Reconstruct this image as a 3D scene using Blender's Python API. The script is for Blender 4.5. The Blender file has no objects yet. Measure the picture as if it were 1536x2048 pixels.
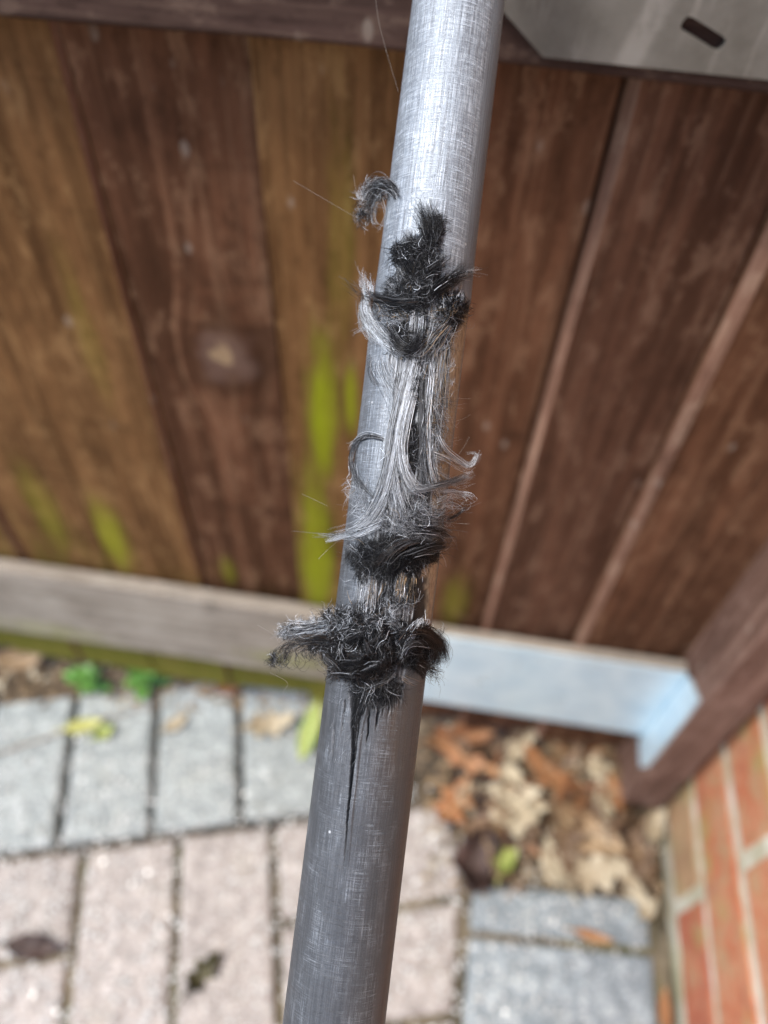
import bpy, bmesh, math, random
import numpy as np
from mathutils import Matrix, Vector, Euler

rnd = random.Random(7)
rng = np.random.default_rng(11)
SC = bpy.context.scene
COL = SC.collection

# ------------------------------------------------------------------ camera
# axes of the place: X along the gate, Y away from the camera, Z up; ground at Z = 0
F = 1500.0                       # focal length in pixels of a 1536 x 2048 picture
CAM_Z = 0.83                     # camera height
G = 0.361                        # distance camera - gate planks
_d = np.array([700 - 768, 2260 - 1024, F]); _d = _d / np.linalg.norm(_d)
_h = np.array([20468, 2864, -1500.0]); _h = _h - _d * (_h @ _d); _h /= np.linalg.norm(_h)
_n = np.cross(_h, _d)
R3 = np.stack([_h, _n, -_d])     # camera (right, down, forward) -> world
RIGHT, DOWN, FWD = R3[:, 0], R3[:, 1], R3[:, 2]
CAM = np.array([0, 0, CAM_Z])

cam_data = bpy.data.cameras.new('camera')
cam = bpy.data.objects.new('camera', cam_data); COL.objects.link(cam)
M = Matrix.Identity(4)
for i in range(3):
    M[i][0] = RIGHT[i]; M[i][1] = -DOWN[i]; M[i][2] = -FWD[i]; M[i][3] = CAM[i]
cam.matrix_world = M
cam_data.sensor_fit = 'VERTICAL'; cam_data.sensor_height = 36; cam_data.sensor_width = 27
cam_data.lens = 36 * F / 2048
cam_data.clip_start = 0.01; cam_data.clip_end = 400
cam_data.dof.use_dof = True
cam_data.dof.focus_distance = 0.1975
cam_data.dof.aperture_fstop = 5.6
cam_data.dof.aperture_blades = 0
SC.camera = cam

# ------------------------------------------------------------------ light
SUN_DIR = np.array([-0.42, -0.26, 0.87]); SUN_DIR /= np.linalg.norm(SUN_DIR)
w = bpy.data.worlds.new('World'); SC.world = w; w.use_nodes = True
nt = w.node_tree; bg = nt.nodes['Background']
sky = nt.nodes.new('ShaderNodeTexSky'); sky.sky_type = 'NISHITA'; sky.sun_disc = False
sky.sun_elevation = math.asin(SUN_DIR[2]); sky.sun_rotation = math.atan2(SUN_DIR[0], SUN_DIR[1])
sky.air_density = 1.0; sky.dust_density = 1.2; sky.ozone_density = 1.0
nt.links.new(sky.outputs[0], bg.inputs[0]); bg.inputs[1].default_value = 0.135
sun_data = bpy.data.lights.new('sun', 'SUN'); sun_data.energy = 2.3; sun_data.angle = math.radians(16)
sun_data.color = (1.0, 0.945, 0.86)
sun = bpy.data.objects.new('sun', sun_data); COL.objects.link(sun)
sun.rotation_euler = Vector(SUN_DIR).to_track_quat('Z', 'Y').to_euler()
sun.location = (-1, -1, 3)
SC.view_settings.view_transform = 'Standard'; SC.view_settings.look = 'None'
SC.view_settings.exposure = 1.05; SC.view_settings.gamma = 1.0
SC.view_settings.use_curve_mapping = False

# ------------------------------------------------------------------ helpers
def rays(px, py):
    px = np.asarray(px, float); py = np.asarray(py, float)
    c = np.stack([(px - 768) / F, (py - 1024) / F, np.ones_like(px)], -1)
    return c @ R3.T
def project(P):
    c = (np.asarray(P) - CAM) @ R3
    return 768 + F * c[..., 0] / c[..., 2], 1024 + F * c[..., 1] / c[..., 2]
def on_ground(px, py, z=0.0):
    r = rays(px, py); return CAM + r * ((z - CAM_Z) / r[2])
def sm(a, b, x):
    t = np.clip((np.asarray(x, float) - a) / (b - a), 0, 1); return t * t * (3 - 2 * t)
def vnoise(x, y, seed):
    r = np.random.default_rng(seed).random((64, 64))
    x = np.asarray(x, float); y = np.asarray(y, float)
    xi = np.floor(x).astype(int); yi = np.floor(y).astype(int)
    fx = x - xi; fy = y - yi; fx = fx * fx * (3 - 2 * fx); fy = fy * fy * (3 - 2 * fy)
    a = r[xi % 64, yi % 64]; b = r[(xi + 1) % 64, yi % 64]; c = r[xi % 64, (yi + 1) % 64]; e = r[(xi + 1) % 64, (yi + 1) % 64]
    return (a * (1 - fx) + b * fx) * (1 - fy) + (c * (1 - fx) + e * fx) * fy

def props(o, label=None, cat=None, group=None, kind=None):
    if label: o['label'] = label
    if cat: o['category'] = cat
    if group: o['group'] = group
    if kind: o['kind'] = kind
    return o
def empty(name, loc, label=None, cat=None, group=None, kind=None):
    o = bpy.data.objects.new(name, None); COL.objects.link(o); o.location = loc
    o.empty_display_size = 0.02
    return props(o, label, cat, group, kind)
def link(name, me, mats, parent=None, smooth=False):
    if not isinstance(mats, (list, tuple)): mats = [mats]
    if len(me.materials) == 0:
        for m in mats: me.materials.append(m)
    o = bpy.data.objects.new(name, me); COL.objects.link(o)
    if parent is not None:
        o.parent = parent
        o.matrix_parent_inverse = Matrix.Translation(-Vector(parent.location)) if parent.type == 'EMPTY' and False else Matrix.Identity(4)
    if smooth:
        me.polygons.foreach_set('use_smooth', np.ones(len(me.polygons), bool))
    return o
def mesh_np(name, V, Fq):
    """V (n,3), Fq (m,k) constant k"""
    me = bpy.data.meshes.new(name)
    V = np.ascontiguousarray(V, np.float32); Fq = np.ascontiguousarray(Fq, np.int32)
    k = Fq.shape[1]
    me.vertices.add(len(V)); me.vertices.foreach_set('co', V.ravel())
    me.loops.add(Fq.size); me.loops.foreach_set('vertex_index', Fq.ravel())
    me.polygons.add(len(Fq)); me.polygons.foreach_set('loop_start', np.arange(0, Fq.size, k, dtype=np.int32))
    me.update(calc_edges=True); return me
def bm_mesh(name, bm):
    bmesh.ops.recalc_face_normals(bm, faces=bm.faces[:])
    me = bpy.data.meshes.new(name); bm.to_mesh(me); bm.free(); return me
def box_mesh(name, x0, x1, y0, y1, z0, z1, bev=0.0, seg=1, warp=0.0, sub=0, seed=0):
    bm = bmesh.new()
    bmesh.ops.create_cube(bm, size=1, matrix=Matrix.Translation(((x0+x1)/2, (y0+y1)/2, (z0+z1)/2)) @ Matrix.Diagonal((x1-x0, y1-y0, z1-z0, 1)))
    if bev > 0: bmesh.ops.bevel(bm, geom=bm.edges[:], offset=bev, segments=seg, affect='EDGES', profile=0.6)
    if warp:
        q = random.Random(seed)
        for v in bm.verts:
            v.co += Vector((q.uniform(-warp, warp), q.uniform(-warp, warp), q.uniform(-warp, warp)))
    return bm_mesh(name, bm)

# ------------------------------------------------------------------ materials
class NB:
    def __init__(self, name):
        self.m = bpy.data.materials.new(name); self.m.use_nodes = True
        self.t = self.m.node_tree; self.b = self.t.nodes['Principled BSDF']
    def n(self, typ, **kw):
        x = self.t.nodes.new(typ)
        for k, v in kw.items(): setattr(x, k, v)
        return x
    def put(self, sock, v):
        if v is None: return
        if hasattr(v, 'links') or isinstance(v, bpy.types.NodeSocket): self.t.links.new(v, sock)
        else: sock.default_value = v
    def coord(self, which='Object'): return self.n('ShaderNodeTexCoord').outputs[which]
    def mapping(self, vec, scale=(1, 1, 1), loc=(0, 0, 0), rot=(0, 0, 0)):
        x = self.n('ShaderNodeMapping'); self.put(x.inputs[0], vec)
        x.inputs['Scale'].default_value = scale; x.inputs['Location'].default_value = loc; x.inputs['Rotation'].default_value = rot
        return x.outputs[0]
    def noise(self, vec, scale=5, detail=4, rough=0.55, dist=0.0):
        x = self.n('ShaderNodeTexNoise'); self.put(x.inputs['Vector'], vec)
        x.inputs['Scale'].default_value = scale; x.inputs['Detail'].default_value = detail
        x.inputs['Roughness'].default_value = rough; x.inputs['Distortion'].default_value = dist
        return x.outputs['Fac']
    def voronoi(self, vec, scale=5, feature='F1', out='Distance', rand=1.0):
        x = self.n('ShaderNodeTexVoronoi', feature=feature); self.put(x.inputs['Vector'], vec)
        x.inputs['Scale'].default_value = scale; x.inputs['Randomness'].default_value = rand
        return x.outputs[out]
    def math(self, op, a, b=None, c=None, clamp=False):
        x = self.n('ShaderNodeMath', operation=op, use_clamp=clamp)
        self.put(x.inputs[0], a); self.put(x.inputs[1], b); self.put(x.inputs[2], c); return x.outputs[0]
    def step(self, v, a, b, lo=0.0, hi=1.0):
        x = self.n('ShaderNodeMapRange', interpolation_type='SMOOTHSTEP')
        self.put(x.inputs['Value'], v); x.inputs['From Min'].default_value = a; x.inputs['From Max'].default_value = b
        x.inputs['To Min'].default_value = lo; x.inputs['To Max'].default_value = hi; return x.outputs[0]
    def mix(self, f, a, b, blend='MIX'):
        x = self.n('ShaderNodeMix', data_type='RGBA', blend_type=blend)
        self.put(x.inputs[0], f)
        for s, v in ((x.inputs[6], a), (x.inputs[7], b)):
            if isinstance(v, (tuple, list)): v = (*v[:3], 1)
            self.put(s, v)
        return x.outputs[2]
    def sep(self, vec):
        x = self.n('ShaderNodeSeparateXYZ'); self.put(x.inputs[0], vec); return x.outputs
    def attr(self, name, out='Fac'):
        return self.n('ShaderNodeAttribute', attribute_name=name).outputs[out]
    def rand(self): return self.n('ShaderNodeObjectInfo').outputs['Random']
    def bump(self, h, strength=0.3, dist=0.001):
        x = self.n('ShaderNodeBump'); self.put(x.inputs['Height'], h)
        x.inputs['Strength'].default_value = strength; x.inputs['Distance'].default_value = dist
        self.t.links.new(x.outputs[0], self.b.inputs['Normal'])
    def set(self, color=None, rough=None, metal=None, spec=None, **kw):
        if isinstance(color, (tuple, list)): color = (*color[:3], 1)
        self.put(self.b.inputs['Base Color'], color); self.put(self.b.inputs['Roughness'], rough)
        self.put(self.b.inputs['Metallic'], metal); self.put(self.b.inputs['Specular IOR Level'], spec)
        for k, v in kw.items(): self.put(self.b.inputs[k.replace('_', ' ')], v)
        return self.m

def bump_gauss(nb, pos, cx, cz, rx, rz):
    """1 at (cx,cz), 0 outside the ellipse, in the local x/z of the gate"""
    s = nb.sep(pos)
    a = nb.math('DIVIDE', nb.math('SUBTRACT', s[0], cx), rx); c = nb.math('DIVIDE', nb.math('SUBTRACT', s[2], cz), rz)
    r = nb.math('SQRT', nb.math('ADD', nb.math('MULTIPLY', a, a), nb.math('MULTIPLY', c, c)))
    return r, nb.step(r, 1.0, 0.0)

def wood_mat(name, dark, mid, light, seed=0, algae=(), knots=(), saw=0.0, grain=1.0, horizontal=False, pale=0.25, low_algae=0.0):
    nb = NB(name); pos = nb.coord('Object'); flat = pos
    for (kx, kz, rx, rz) in knots:      # the grain bends round the knot
        r, q = bump_gauss(nb, pos, kx, kz, rx * 2.2, rz * 2.6)
        s_ = nb.sep(pos); cb = nb.n('ShaderNodeCombineXYZ')
        nb.put(cb.inputs[0], nb.math('SUBTRACT', s_[0], nb.math('MULTIPLY', nb.math('SUBTRACT', s_[0], kx), nb.math('MULTIPLY', q, 0.75))))
        nb.put(cb.inputs[1], s_[1]); nb.put(cb.inputs[2], nb.math('ADD', s_[2], nb.math('MULTIPLY', nb.math('SUBTRACT', s_[2], kz), nb.math('MULTIPLY', q, 0.4))))
        pos = cb.outputs[0]
    off = (seed * 1.37, seed * 0.61, seed * 2.11)
    sc = (60, 60, 3.0) if not horizontal else (3.0, 60, 60)
    sc2 = (220, 220, 7) if not horizontal else (7, 220, 220)
    warp = nb.noise(nb.mapping(pos, (4, 4, 4), off), 2, 2)
    g1 = nb.noise(nb.mapping(pos, sc, off), 1, 5, 0.6, 0.6)
    g2 = nb.noise(nb.mapping(pos, sc2, off), 1, 4, 0.65, 0.2)
    bl = nb.noise(nb.mapping(pos, (9, 9, 5), off), 1, 4, 0.6)
    f1 = nb.step(nb.math('ADD', nb.math('MULTIPLY', g1, 0.6), nb.math('MULTIPLY', bl, 0.4)), 0.36, 0.66)
    c = nb.mix(f1, dark, mid)
    c = nb.mix(nb.math('MULTIPLY', nb.step(g2, 0.5, 0.75), pale * 1.6), c, light)
    c = nb.mix(nb.math('MULTIPLY', nb.step(bl, 0.55, 0.8), pale), c, light)
    c = nb.mix(nb.math('MULTIPLY', nb.step(nb.noise(nb.mapping(pos, (26, 26, 18), off), 1, 5, 0.7), 0.55, 0.72), 0.55), c, tuple(x * 0.5 for x in dark))
    g3 = nb.noise(nb.mapping(pos, (130, 130, 2.4) if not horizontal else (2.4, 130, 130), off), 1, 3, 0.6)
    c = nb.mix(nb.math('MULTIPLY', nb.step(g3, 0.52, 0.40), 0.36), c, tuple(x * 0.55 for x in dark))
    c = nb.mix(nb.math('MULTIPLY', nb.step(g3, 0.58, 0.70), 0.28), c, light)
    sp = nb.voronoi(nb.mapping(pos, (1, 1, 0.55), off), 42, 'F1', 'Distance')
    c = nb.mix(nb.math('MULTIPLY', nb.math('MULTIPLY', nb.step(sp, 0.13, 0.07), nb.step(bl, 0.48, 0.56)), 0.34), c, (0.42, 0.36, 0.30))
    mo = nb.noise(nb.mapping(pos, (75, 75, 32) if not horizontal else (32, 75, 75), off), 1, 6, 0.75)
    c = nb.mix(nb.math('MULTIPLY', nb.step(mo, 0.52, 0.62), 0.42), c, light)
    c = nb.mix(nb.math('MULTIPLY', nb.step(mo, 0.46, 0.36), 0.42), c, tuple(x * 0.55 for x in dark))
    if saw:
        sw = nb.noise(nb.mapping(pos, (5, 5, 60), off, (0, math.radians(-14), 0)), 1, 2, 0.5)
        c = nb.mix(nb.math('MULTIPLY', nb.step(sw, 0.58, 0.70), saw), c, tuple(x * 0.45 for x in dark))
    pos = flat
    for (kx, kz, rx, rz) in knots:
        r, _ = bump_gauss(nb, pos, kx, kz, rx, rz)
        rn = nb.math('ADD', r, nb.math('MULTIPLY', nb.math('SUBTRACT', nb.noise(nb.mapping(pos, (40, 40, 40)), 1, 3), 0.5), 1.7))
        rn = nb.math('ADD', rn, nb.math('MULTIPLY', nb.math('SUBTRACT', g2, 0.5), 0.35))
        c = nb.mix(nb.math('MULTIPLY', nb.step(rn, 1.7, 0.9), 0.55), c, tuple(x * 0.5 for x in dark))
        c = nb.mix(nb.math('MULTIPLY', nb.step(rn, 0.95, 0.2), 0.42), c, (0.21, 0.14, 0.115))
        c = nb.mix(nb.math('MULTIPLY', nb.step(rn, 0.22, 0.05), 0.55), c, (0.42, 0.30, 0.17))
    al = nb.noise(nb.mapping(pos, (95, 95, 14), (3.1 + seed, 0, 0)), 1, 6, 0.72)
    for (ax, az, rx, rz, amt) in algae:
        _, q = bump_gauss(nb, pos, ax, az, rx, rz)
        k = nb.step(nb.math('ADD', nb.math('MULTIPLY', q, 1.15), nb.math('MULTIPLY', nb.math('SUBTRACT', al, 0.5), 2.2)), 0.1, 1.6)
        c = nb.mix(nb.math('MULTIPLY', nb.math('MULTIPLY', nb.math('MULTIPLY', k, nb.step(q, 0.0, 0.6)), nb.step(nb.math('ADD', al, nb.math('MULTIPLY', q, 0.25)), 0.36, 0.66)), amt * 1.15), c, nb.mix(nb.step(q, 0.35, 0.9), (0.15, 0.155, 0.012), (0.24, 0.275, 0.010)))
    if low_algae:
        z = nb.sep(pos)[2]
        k = nb.step(nb.math('ADD', nb.math('MULTIPLY', z, -6.0), nb.math('MULTIPLY', al, 2.2)), low_algae, low_algae + 1.3)
        c = nb.mix(nb.math('MULTIPLY', k, 0.75), c, (0.15, 0.16, 0.025))
    h = nb.math('ADD', nb.math('MULTIPLY', g1, 0.6), nb.math('MULTIPLY', g2, 0.5))
    nb.bump(h, 0.55 * grain, 0.0012)
    return nb.set(c, nb.step(g2, 0.3, 0.8, 0.74, 0.95), 0.0, 0.08)

# =================================================================== SETTING
# ---- ground
nb = NB('soil'); p = nb.coord('Object')
n1 = nb.noise(p, 40, 6, 0.65); n2 = nb.noise(p, 260, 3, 0.6)
c = nb.mix(nb.step(n1, 0.35, 0.65), (0.035, 0.026, 0.017), (0.14, 0.105, 0.07))
c = nb.mix(nb.math('MULTIPLY', nb.step(n2, 0.55, 0.7), 0.55), c, (0.30, 0.25, 0.18))
c = nb.mix(nb.math('MULTIPLY', nb.step(nb.noise(p, 12, 4), 0.55, 0.7), 0.3), c, (0.10, 0.11, 0.03))
nb.bump(nb.math('ADD', n1, nb.math('MULTIPLY', n2, 0.5)), 0.9, 0.006)
M_SOIL = nb.set(c, 0.9)
N = 90
def graded(a, b, lo, hi, n):
    t = np.linspace(-1, 1, n); return np.where(np.abs(t) < 0.8, (a + b) / 2 + t / 0.8 * (b - a) / 2, np.where(t < 0, a + (lo - a) * ((-t - 0.8) / 0.2) ** 3, b + (hi - b) * ((t - 0.8) / 0.2) ** 3))
gx = graded(-0.75, 0.45, -60, 60, N); gy = graded(-0.45, 0.75, -60, 60, N)
X, Y = np.meshgrid(gx, gy)
bumpz = (vnoise(X * 45, Y * 45, 1) - 0.5) * 0.006 + (vnoise(X * 14, Y * 14, 2) - 0.5) * 0.006
near = sm(1.5, 0.9, np.hypot(X, Y))
Z = -0.016 + bumpz * near
V = np.stack([X, Y, Z], -1).reshape(-1, 3)
I = np.arange(N * N).reshape(N, N)
Q = np.stack([I[:-1, :-1], I[:-1, 1:], I[1:, 1:], I[1:, :-1]], -1).reshape(-1, 4)
props(link('ground', mesh_np('ground', V, Q), M_SOIL, smooth=True), kind='structure')

# ---- paving
def concrete(name, a, b, stain, spk):
    nb = NB(name); p = nb.coord('Object'); r = nb.rand()
    off = nb.n('ShaderNodeCombineXYZ'); nb.put(off.inputs[0], nb.math('MULTIPLY', r, 37.0)); nb.put(off.inputs[2], nb.math('MULTIPLY', r, 11.0))
    v = nb.n('ShaderNodeVectorMath', operation='ADD'); nb.put(v.inputs[0], p); nb.put(v.inputs[1], off.outputs[0]); p = v.outputs[0]
    n1 = nb.noise(p, 60, 5, 0.6); n2 = nb.noise(p, 420, 3, 0.7); n3 = nb.noise(p, 22, 4, 0.6)
    c = nb.mix(nb.step(n1, 0.35, 0.68), a, b)
    c = nb.mix(nb.math('MULTIPLY', nb.step(n3, 0.52, 0.75), 0.45), c, stain)
    c = nb.mix(nb.step(n2, 0.56, 0.68), c, spk)
    c = nb.mix(nb.math('MULTIPLY', nb.step(n2, 0.43, 0.30), 0.7), c, tuple(x * 0.25 for x in a))
    n5 = nb.noise(p, 95, 5, 0.75)
    c = nb.mix(nb.math('MULTIPLY', nb.step(n5, 0.54, 0.62), 0.8), c, spk)
    c = nb.mix(nb.math('MULTIPLY', nb.step(n5, 0.45, 0.37), 0.6), c, tuple(x * 0.5 for x in a))
    vo = nb.voronoi(p, 190, 'F1', 'Distance')
    c = nb.mix(nb.math('MULTIPLY', nb.step(vo, 0.26, 0.12), 0.75), c, tuple(min(0.85, x * 1.9) for x in b))
    nb.bump(nb.math('ADD', n1, nb.math('MULTIPLY', n2, 0.8)), 0.6, 0.002)
    hsv = nb.n('ShaderNodeHueSaturation'); nb.put(hsv.inputs['Color'], c); nb.put(hsv.inputs['Value'], nb.math('ADD', 0.88, nb.math('MULTIPLY', r, 0.24)))
    return nb.set(hsv.outputs[0], nb.step(n2, 0.3, 0.7, 0.38, 0.75), 0, 0.5)
M_GREY = concrete('grey_concrete', (0.21, 0.235, 0.235), (0.33, 0.36, 0.355), (0.27, 0.255, 0.20), (0.50, 0.53, 0.53))
M_PINK = concrete('pink_concrete', (0.29, 0.255, 0.235), (0.42, 0.375, 0.345), (0.40, 0.36, 0.28), (0.62, 0.57, 0.54))
M_SLATE = concrete('slate_concrete', (0.15, 0.18, 0.20), (0.25, 0.29, 0.31), (0.24, 0.25, 0.22), (0.44, 0.48, 0.50))
nb = NB('joint_sand'); p = nb.coord('Object')
c = nb.mix(nb.step(nb.noise(p, 30, 5), 0.4, 0.65), (0.075, 0.062, 0.04), (0.19, 0.155, 0.105))
c = nb.mix(nb.math('MULTIPLY', nb.step(nb.noise(p, 9, 3), 0.5, 0.7), 0.5), c, (0.09, 0.10, 0.025))
nb.bump(nb.noise(p, 300, 3), 0.8, 0.002); M_SAND = nb.set(c, 0.95)

K = CAM_Z   # one camera height
def clip(poly, a, b, cc):   # keep a*x+b*y <= cc
    out = []
    for i in range(len(poly)):
        p, q = poly[i], poly[(i + 1) % len(poly)]
        dp = a * p[0] + b * p[1] - cc; dq = a * q[0] + b * q[1] - cc
        if dp <= 0: out.append(p)
        if dp * dq < 0:
            t = dp / (dp - dq); out.append((p[0] + (q[0] - p[0]) * t, p[1] + (q[1] - p[1]) * t))
    return out
paving_me = mesh_np('paving', np.array([(-2.2, -2.2, -0.0065), (0.288, -2.2, -0.0065), (0.288, 0.20, -0.0065), (0.02, 0.27, -0.0065), (-0.7, 0.055, -0.0065), (-2.2, -0.39, -0.0065)]), np.array([[0, 1, 2, 3, 4, 5]]))
paving = props(link('paving', paving_me, M_SAND), kind='structure')
def paver(poly, mat, gap=0.0042):
    if len(poly) < 3: return
    cx = sum(p[0] for p in poly) / len(poly); cy = sum(p[1] for p in poly) / len(poly)
    area = 0.5 * sum(poly[i][0] * poly[(i + 1) % len(poly)][1] - poly[(i + 1) % len(poly)][0] * poly[i][1] for i in range(len(poly)))
    if abs(area) < 0.0006: return
    if area < 0: poly = poly[::-1]
    def inset(P, dd):
        out = []
        m = len(P)
        for i in range(m):
            a, b, c_ = np.array(P[i - 1]), np.array(P[i]), np.array(P[(i + 1) % m])
            e1 = (b - a) / (np.linalg.norm(b - a) + 1e-9); e2 = (c_ - b) / (np.linalg.norm(c_ - b) + 1e-9)
            n1 = np.array([-e1[1], e1[0]]); n2 = np.array([-e2[1], e2[0]])
            bis = n1 + n2; q = bis @ bis
            out.append(tuple(b + bis * (2 * dd / max(q, 0.6))))
        return out
    h = rnd.uniform(-0.0022, 0.0022); tx = rnd.uniform(-0.02, 0.02); ty = rnd.uniform(-0.02, 0.02)
    rings = [(inset(poly, gap), -0.03), (inset(poly, gap), -0.004), (inset(poly, gap + 0.0016), -0.0012), (inset(poly, gap + 0.0055), 0.0)]
    bm = bmesh.new(); R = []
    for P, z in rings:
        R.append([bm.verts.new((x - cx + (rnd.uniform(-.0006, .0006) if z < 0 else 0), y - cy + (rnd.uniform(-.0006, .0006) if z < 0 else 0), z + (h + (x - cx) * tx + (y - cy) * ty if z > -0.02 else 0))) for x, y in P])
    m = len(poly)
    for a, b in zip(R[:-1], R[1:]):
        for i in range(m): bm.faces.new((a[i], a[(i + 1) % m], b[(i + 1) % m], b[i]))
    bm.faces.new(R[-1])
    o = link('paver', bm_mesh('paver', bm), mat, paving); o.location = (cx, cy, 0)
    return o
ANG = math.radians(16.5); e1 = np.array([math.cos(ANG), math.sin(ANG)]); e2 = np.array([-math.sin(ANG), math.cos(ANG)])
MOD = 0.117 * K
A_V = 0.3165 * K
J0 = (-0.377 * math.cos(ANG) + 0.214 * math.sin(ANG)) * K      # a joint between columns of the pink field
def grid_rect(u0, u1, v0, v1):
    return [tuple(e1 * u + e2 * v) for u, v in ((u0, v0), (u1, v0), (u1, v1), (u0, v1))]
BX = 0.098 * K       # edge of the border course along the brick wall
def field_clip(P): return clip(P, 1, 0.03, BX + 0.0045)
cells = []
for i in range(-9, 6):
    for j in range(-9, 1):
        u = J0 + 2 * i * MOD; v = A_V + 2 * (j - 1) * MOD
        if (i + j) % 2 == 0: rects = [(u, u + MOD, v, v + 2 * MOD), (u + MOD, u + 2 * MOD, v, v + 2 * MOD)]
        else: rects = [(u, u + 2 * MOD, v + MOD, v + 2 * MOD), (u, u + 2 * MOD, v, v + MOD)]
        for r_ in rects:
            P = field_clip(grid_rect(*r_))
            if len(P) >= 3:
                c_ = np.mean(np.array(P), 0)
                if -1.5 < c_[0] and -1.15 < c_[1]: paver(P, M_PINK)
PG = 0.1135 * K
uj = (-0.306 * math.cos(ANG) + 0.256 * math.sin(ANG)) * K
for i in range(-8, 6):
    P = field_clip(grid_rect(uj + i * PG, uj + (i + 1) * PG, A_V + 0.001, A_V + 0.215 * K))
    if len(P) >= 3 and np.mean(np.array(P), 0)[1] < G * 0.98: paver(P, M_GREY)
yb = 0.2035 * K
for i in range(-9, 1):
    y0 = yb + i * 0.116 * K; y1 = y0 + 0.116 * K
    if i == 0: y1 = y0 + 0.062 * K
    sl = 0.055
    paver([(BX + 0.004, y0 - 0.004), (0.327 * K, y0 + sl * 0.19 - 0.002), (0.327 * K, y1 + sl * 0.19 - 0.002), (BX + 0.004, y1 - 0.004)], M_SLATE)

# ---- brick wall (runs towards the camera on the right)
WX = 0.3495 * K
def brick_mat(name, cols, alg):
    nb = NB(name); p = nb.coord('Object'); r = nb.rand()
    off = nb.n('ShaderNodeCombineXYZ'); nb.put(off.inputs[1], nb.math('MULTIPLY', r, 23.0))
    v = nb.n('ShaderNodeVectorMath', operation='ADD'); nb.put(v.inputs[0], p); nb.put(v.inputs[1], off.outputs[0]); p = v.outputs[0]
    n1 = nb.noise(p, 24, 4, 0.6); n2 = nb.noise(p, 160, 4, 0.65)
    c = nb.mix(nb.step(n1, 0.35, 0.65), cols[0], cols[1])
    c = nb.mix(nb.math('MULTIPLY', nb.step(n2, 0.52, 0.7), 0.7), c, cols[2])
    n4 = nb.noise(p, 34, 5, 0.7)
    c = nb.mix(nb.math('MULTIPLY', nb.step(n4, 0.5, 0.6), 0.55), c, (0.40, 0.30, 0.16))
    c = nb.mix(nb.math('MULTIPLY', nb.step(n4, 0.45, 0.33), 0.5), c, (0.22, 0.075, 0.05))
    c = nb.mix(nb.math('MULTIPLY', nb.step(nb.noise(p, 15, 4), 0.6 - alg, 0.78 - alg), 0.7), c, (0.33, 0.30, 0.09))
    nb.bump(nb.math('ADD', n1, n2), 0.7, 0.003)
    return nb.set(c, 0.85)
M_BRICK = [brick_mat('red_brick', ((0.40, 0.10, 0.05), (0.50, 0.17, 0.085), (0.52, 0.30, 0.20)), 0.03),
           brick_mat('orange_brick', ((0.48, 0.14, 0.06), (0.52, 0.23, 0.12), (0.56, 0.36, 0.24)), 0.08),
           brick_mat('buff_brick', ((0.36, 0.21, 0.11), (0.46, 0.28, 0.15), (0.50, 0.37, 0.23)), 0.08)]
nb = NB('mortar'); p = nb.coord('Object')
c = nb.mix(nb.step(nb.noise(p, 25, 4), 0.35, 0.65), (0.45, 0.41, 0.29), (0.68, 0.65, 0.55))
c = nb.mix(nb.math('MULTIPLY', nb.step(nb.noise(p, 10, 4), 0.5, 0.7), 0.45), c, (0.42, 0.42, 0.14))
nb.bump(nb.noise(p, 220, 4), 0.7, 0.003); M_MORTAR = nb.set(c, 0.95)
wall = empty('brick_wall', (WX, 0.2, 0), 'orange red brick wall with pale mortar joints beside the gate post', 'wall')
CP = 0.0995 * K; BL = 0.238; JT = 0.0098
o = link('mortar', box_mesh('mortar', 0.0010, 0.115, -1.72, 0.83, -0.05, CP * 22), M_MORTAR, wall)
bvar = [box_mesh('brick', -0.0, 0.1, -(BL - JT) / 2, (BL - JT) / 2, -(CP - JT) / 2, (CP - JT) / 2, 0.004, 2, 0.0010, seed=s) for s in range(5)]
YJ = 0.262 * K - 0.2
for cidx in range(22):
    z = (cidx + 0.5) * CP + 0.004
    for k in range(-7, 3):
        y = YJ + (k + 0.5) * BL + (BL / 2 if cidx % 2 else 0)
        if not -1.7 < y < 0.8: continue
        q = rnd.random()
        mi = 2 if (cidx == 0 and q < 0.6) or (cidx > 1 and q < 0.1) else (1 if q < 0.6 else 0)
        me = bvar[rnd.randrange(5)]
        o = bpy.data.objects.new('brick', me); COL.objects.link(o); o.parent = wall
        if len(me.materials) == 0: me.materials.append(M_BRICK[0])
        o.material_slots[0].link = 'OBJECT'; o.material_slots[0].material = M_BRICK[mi]
        o.location = (rnd.uniform(-0.0012, 0.0012), y + rnd.uniform(-.002, .002), z + rnd.uniform(-.0012, .0012))

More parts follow.
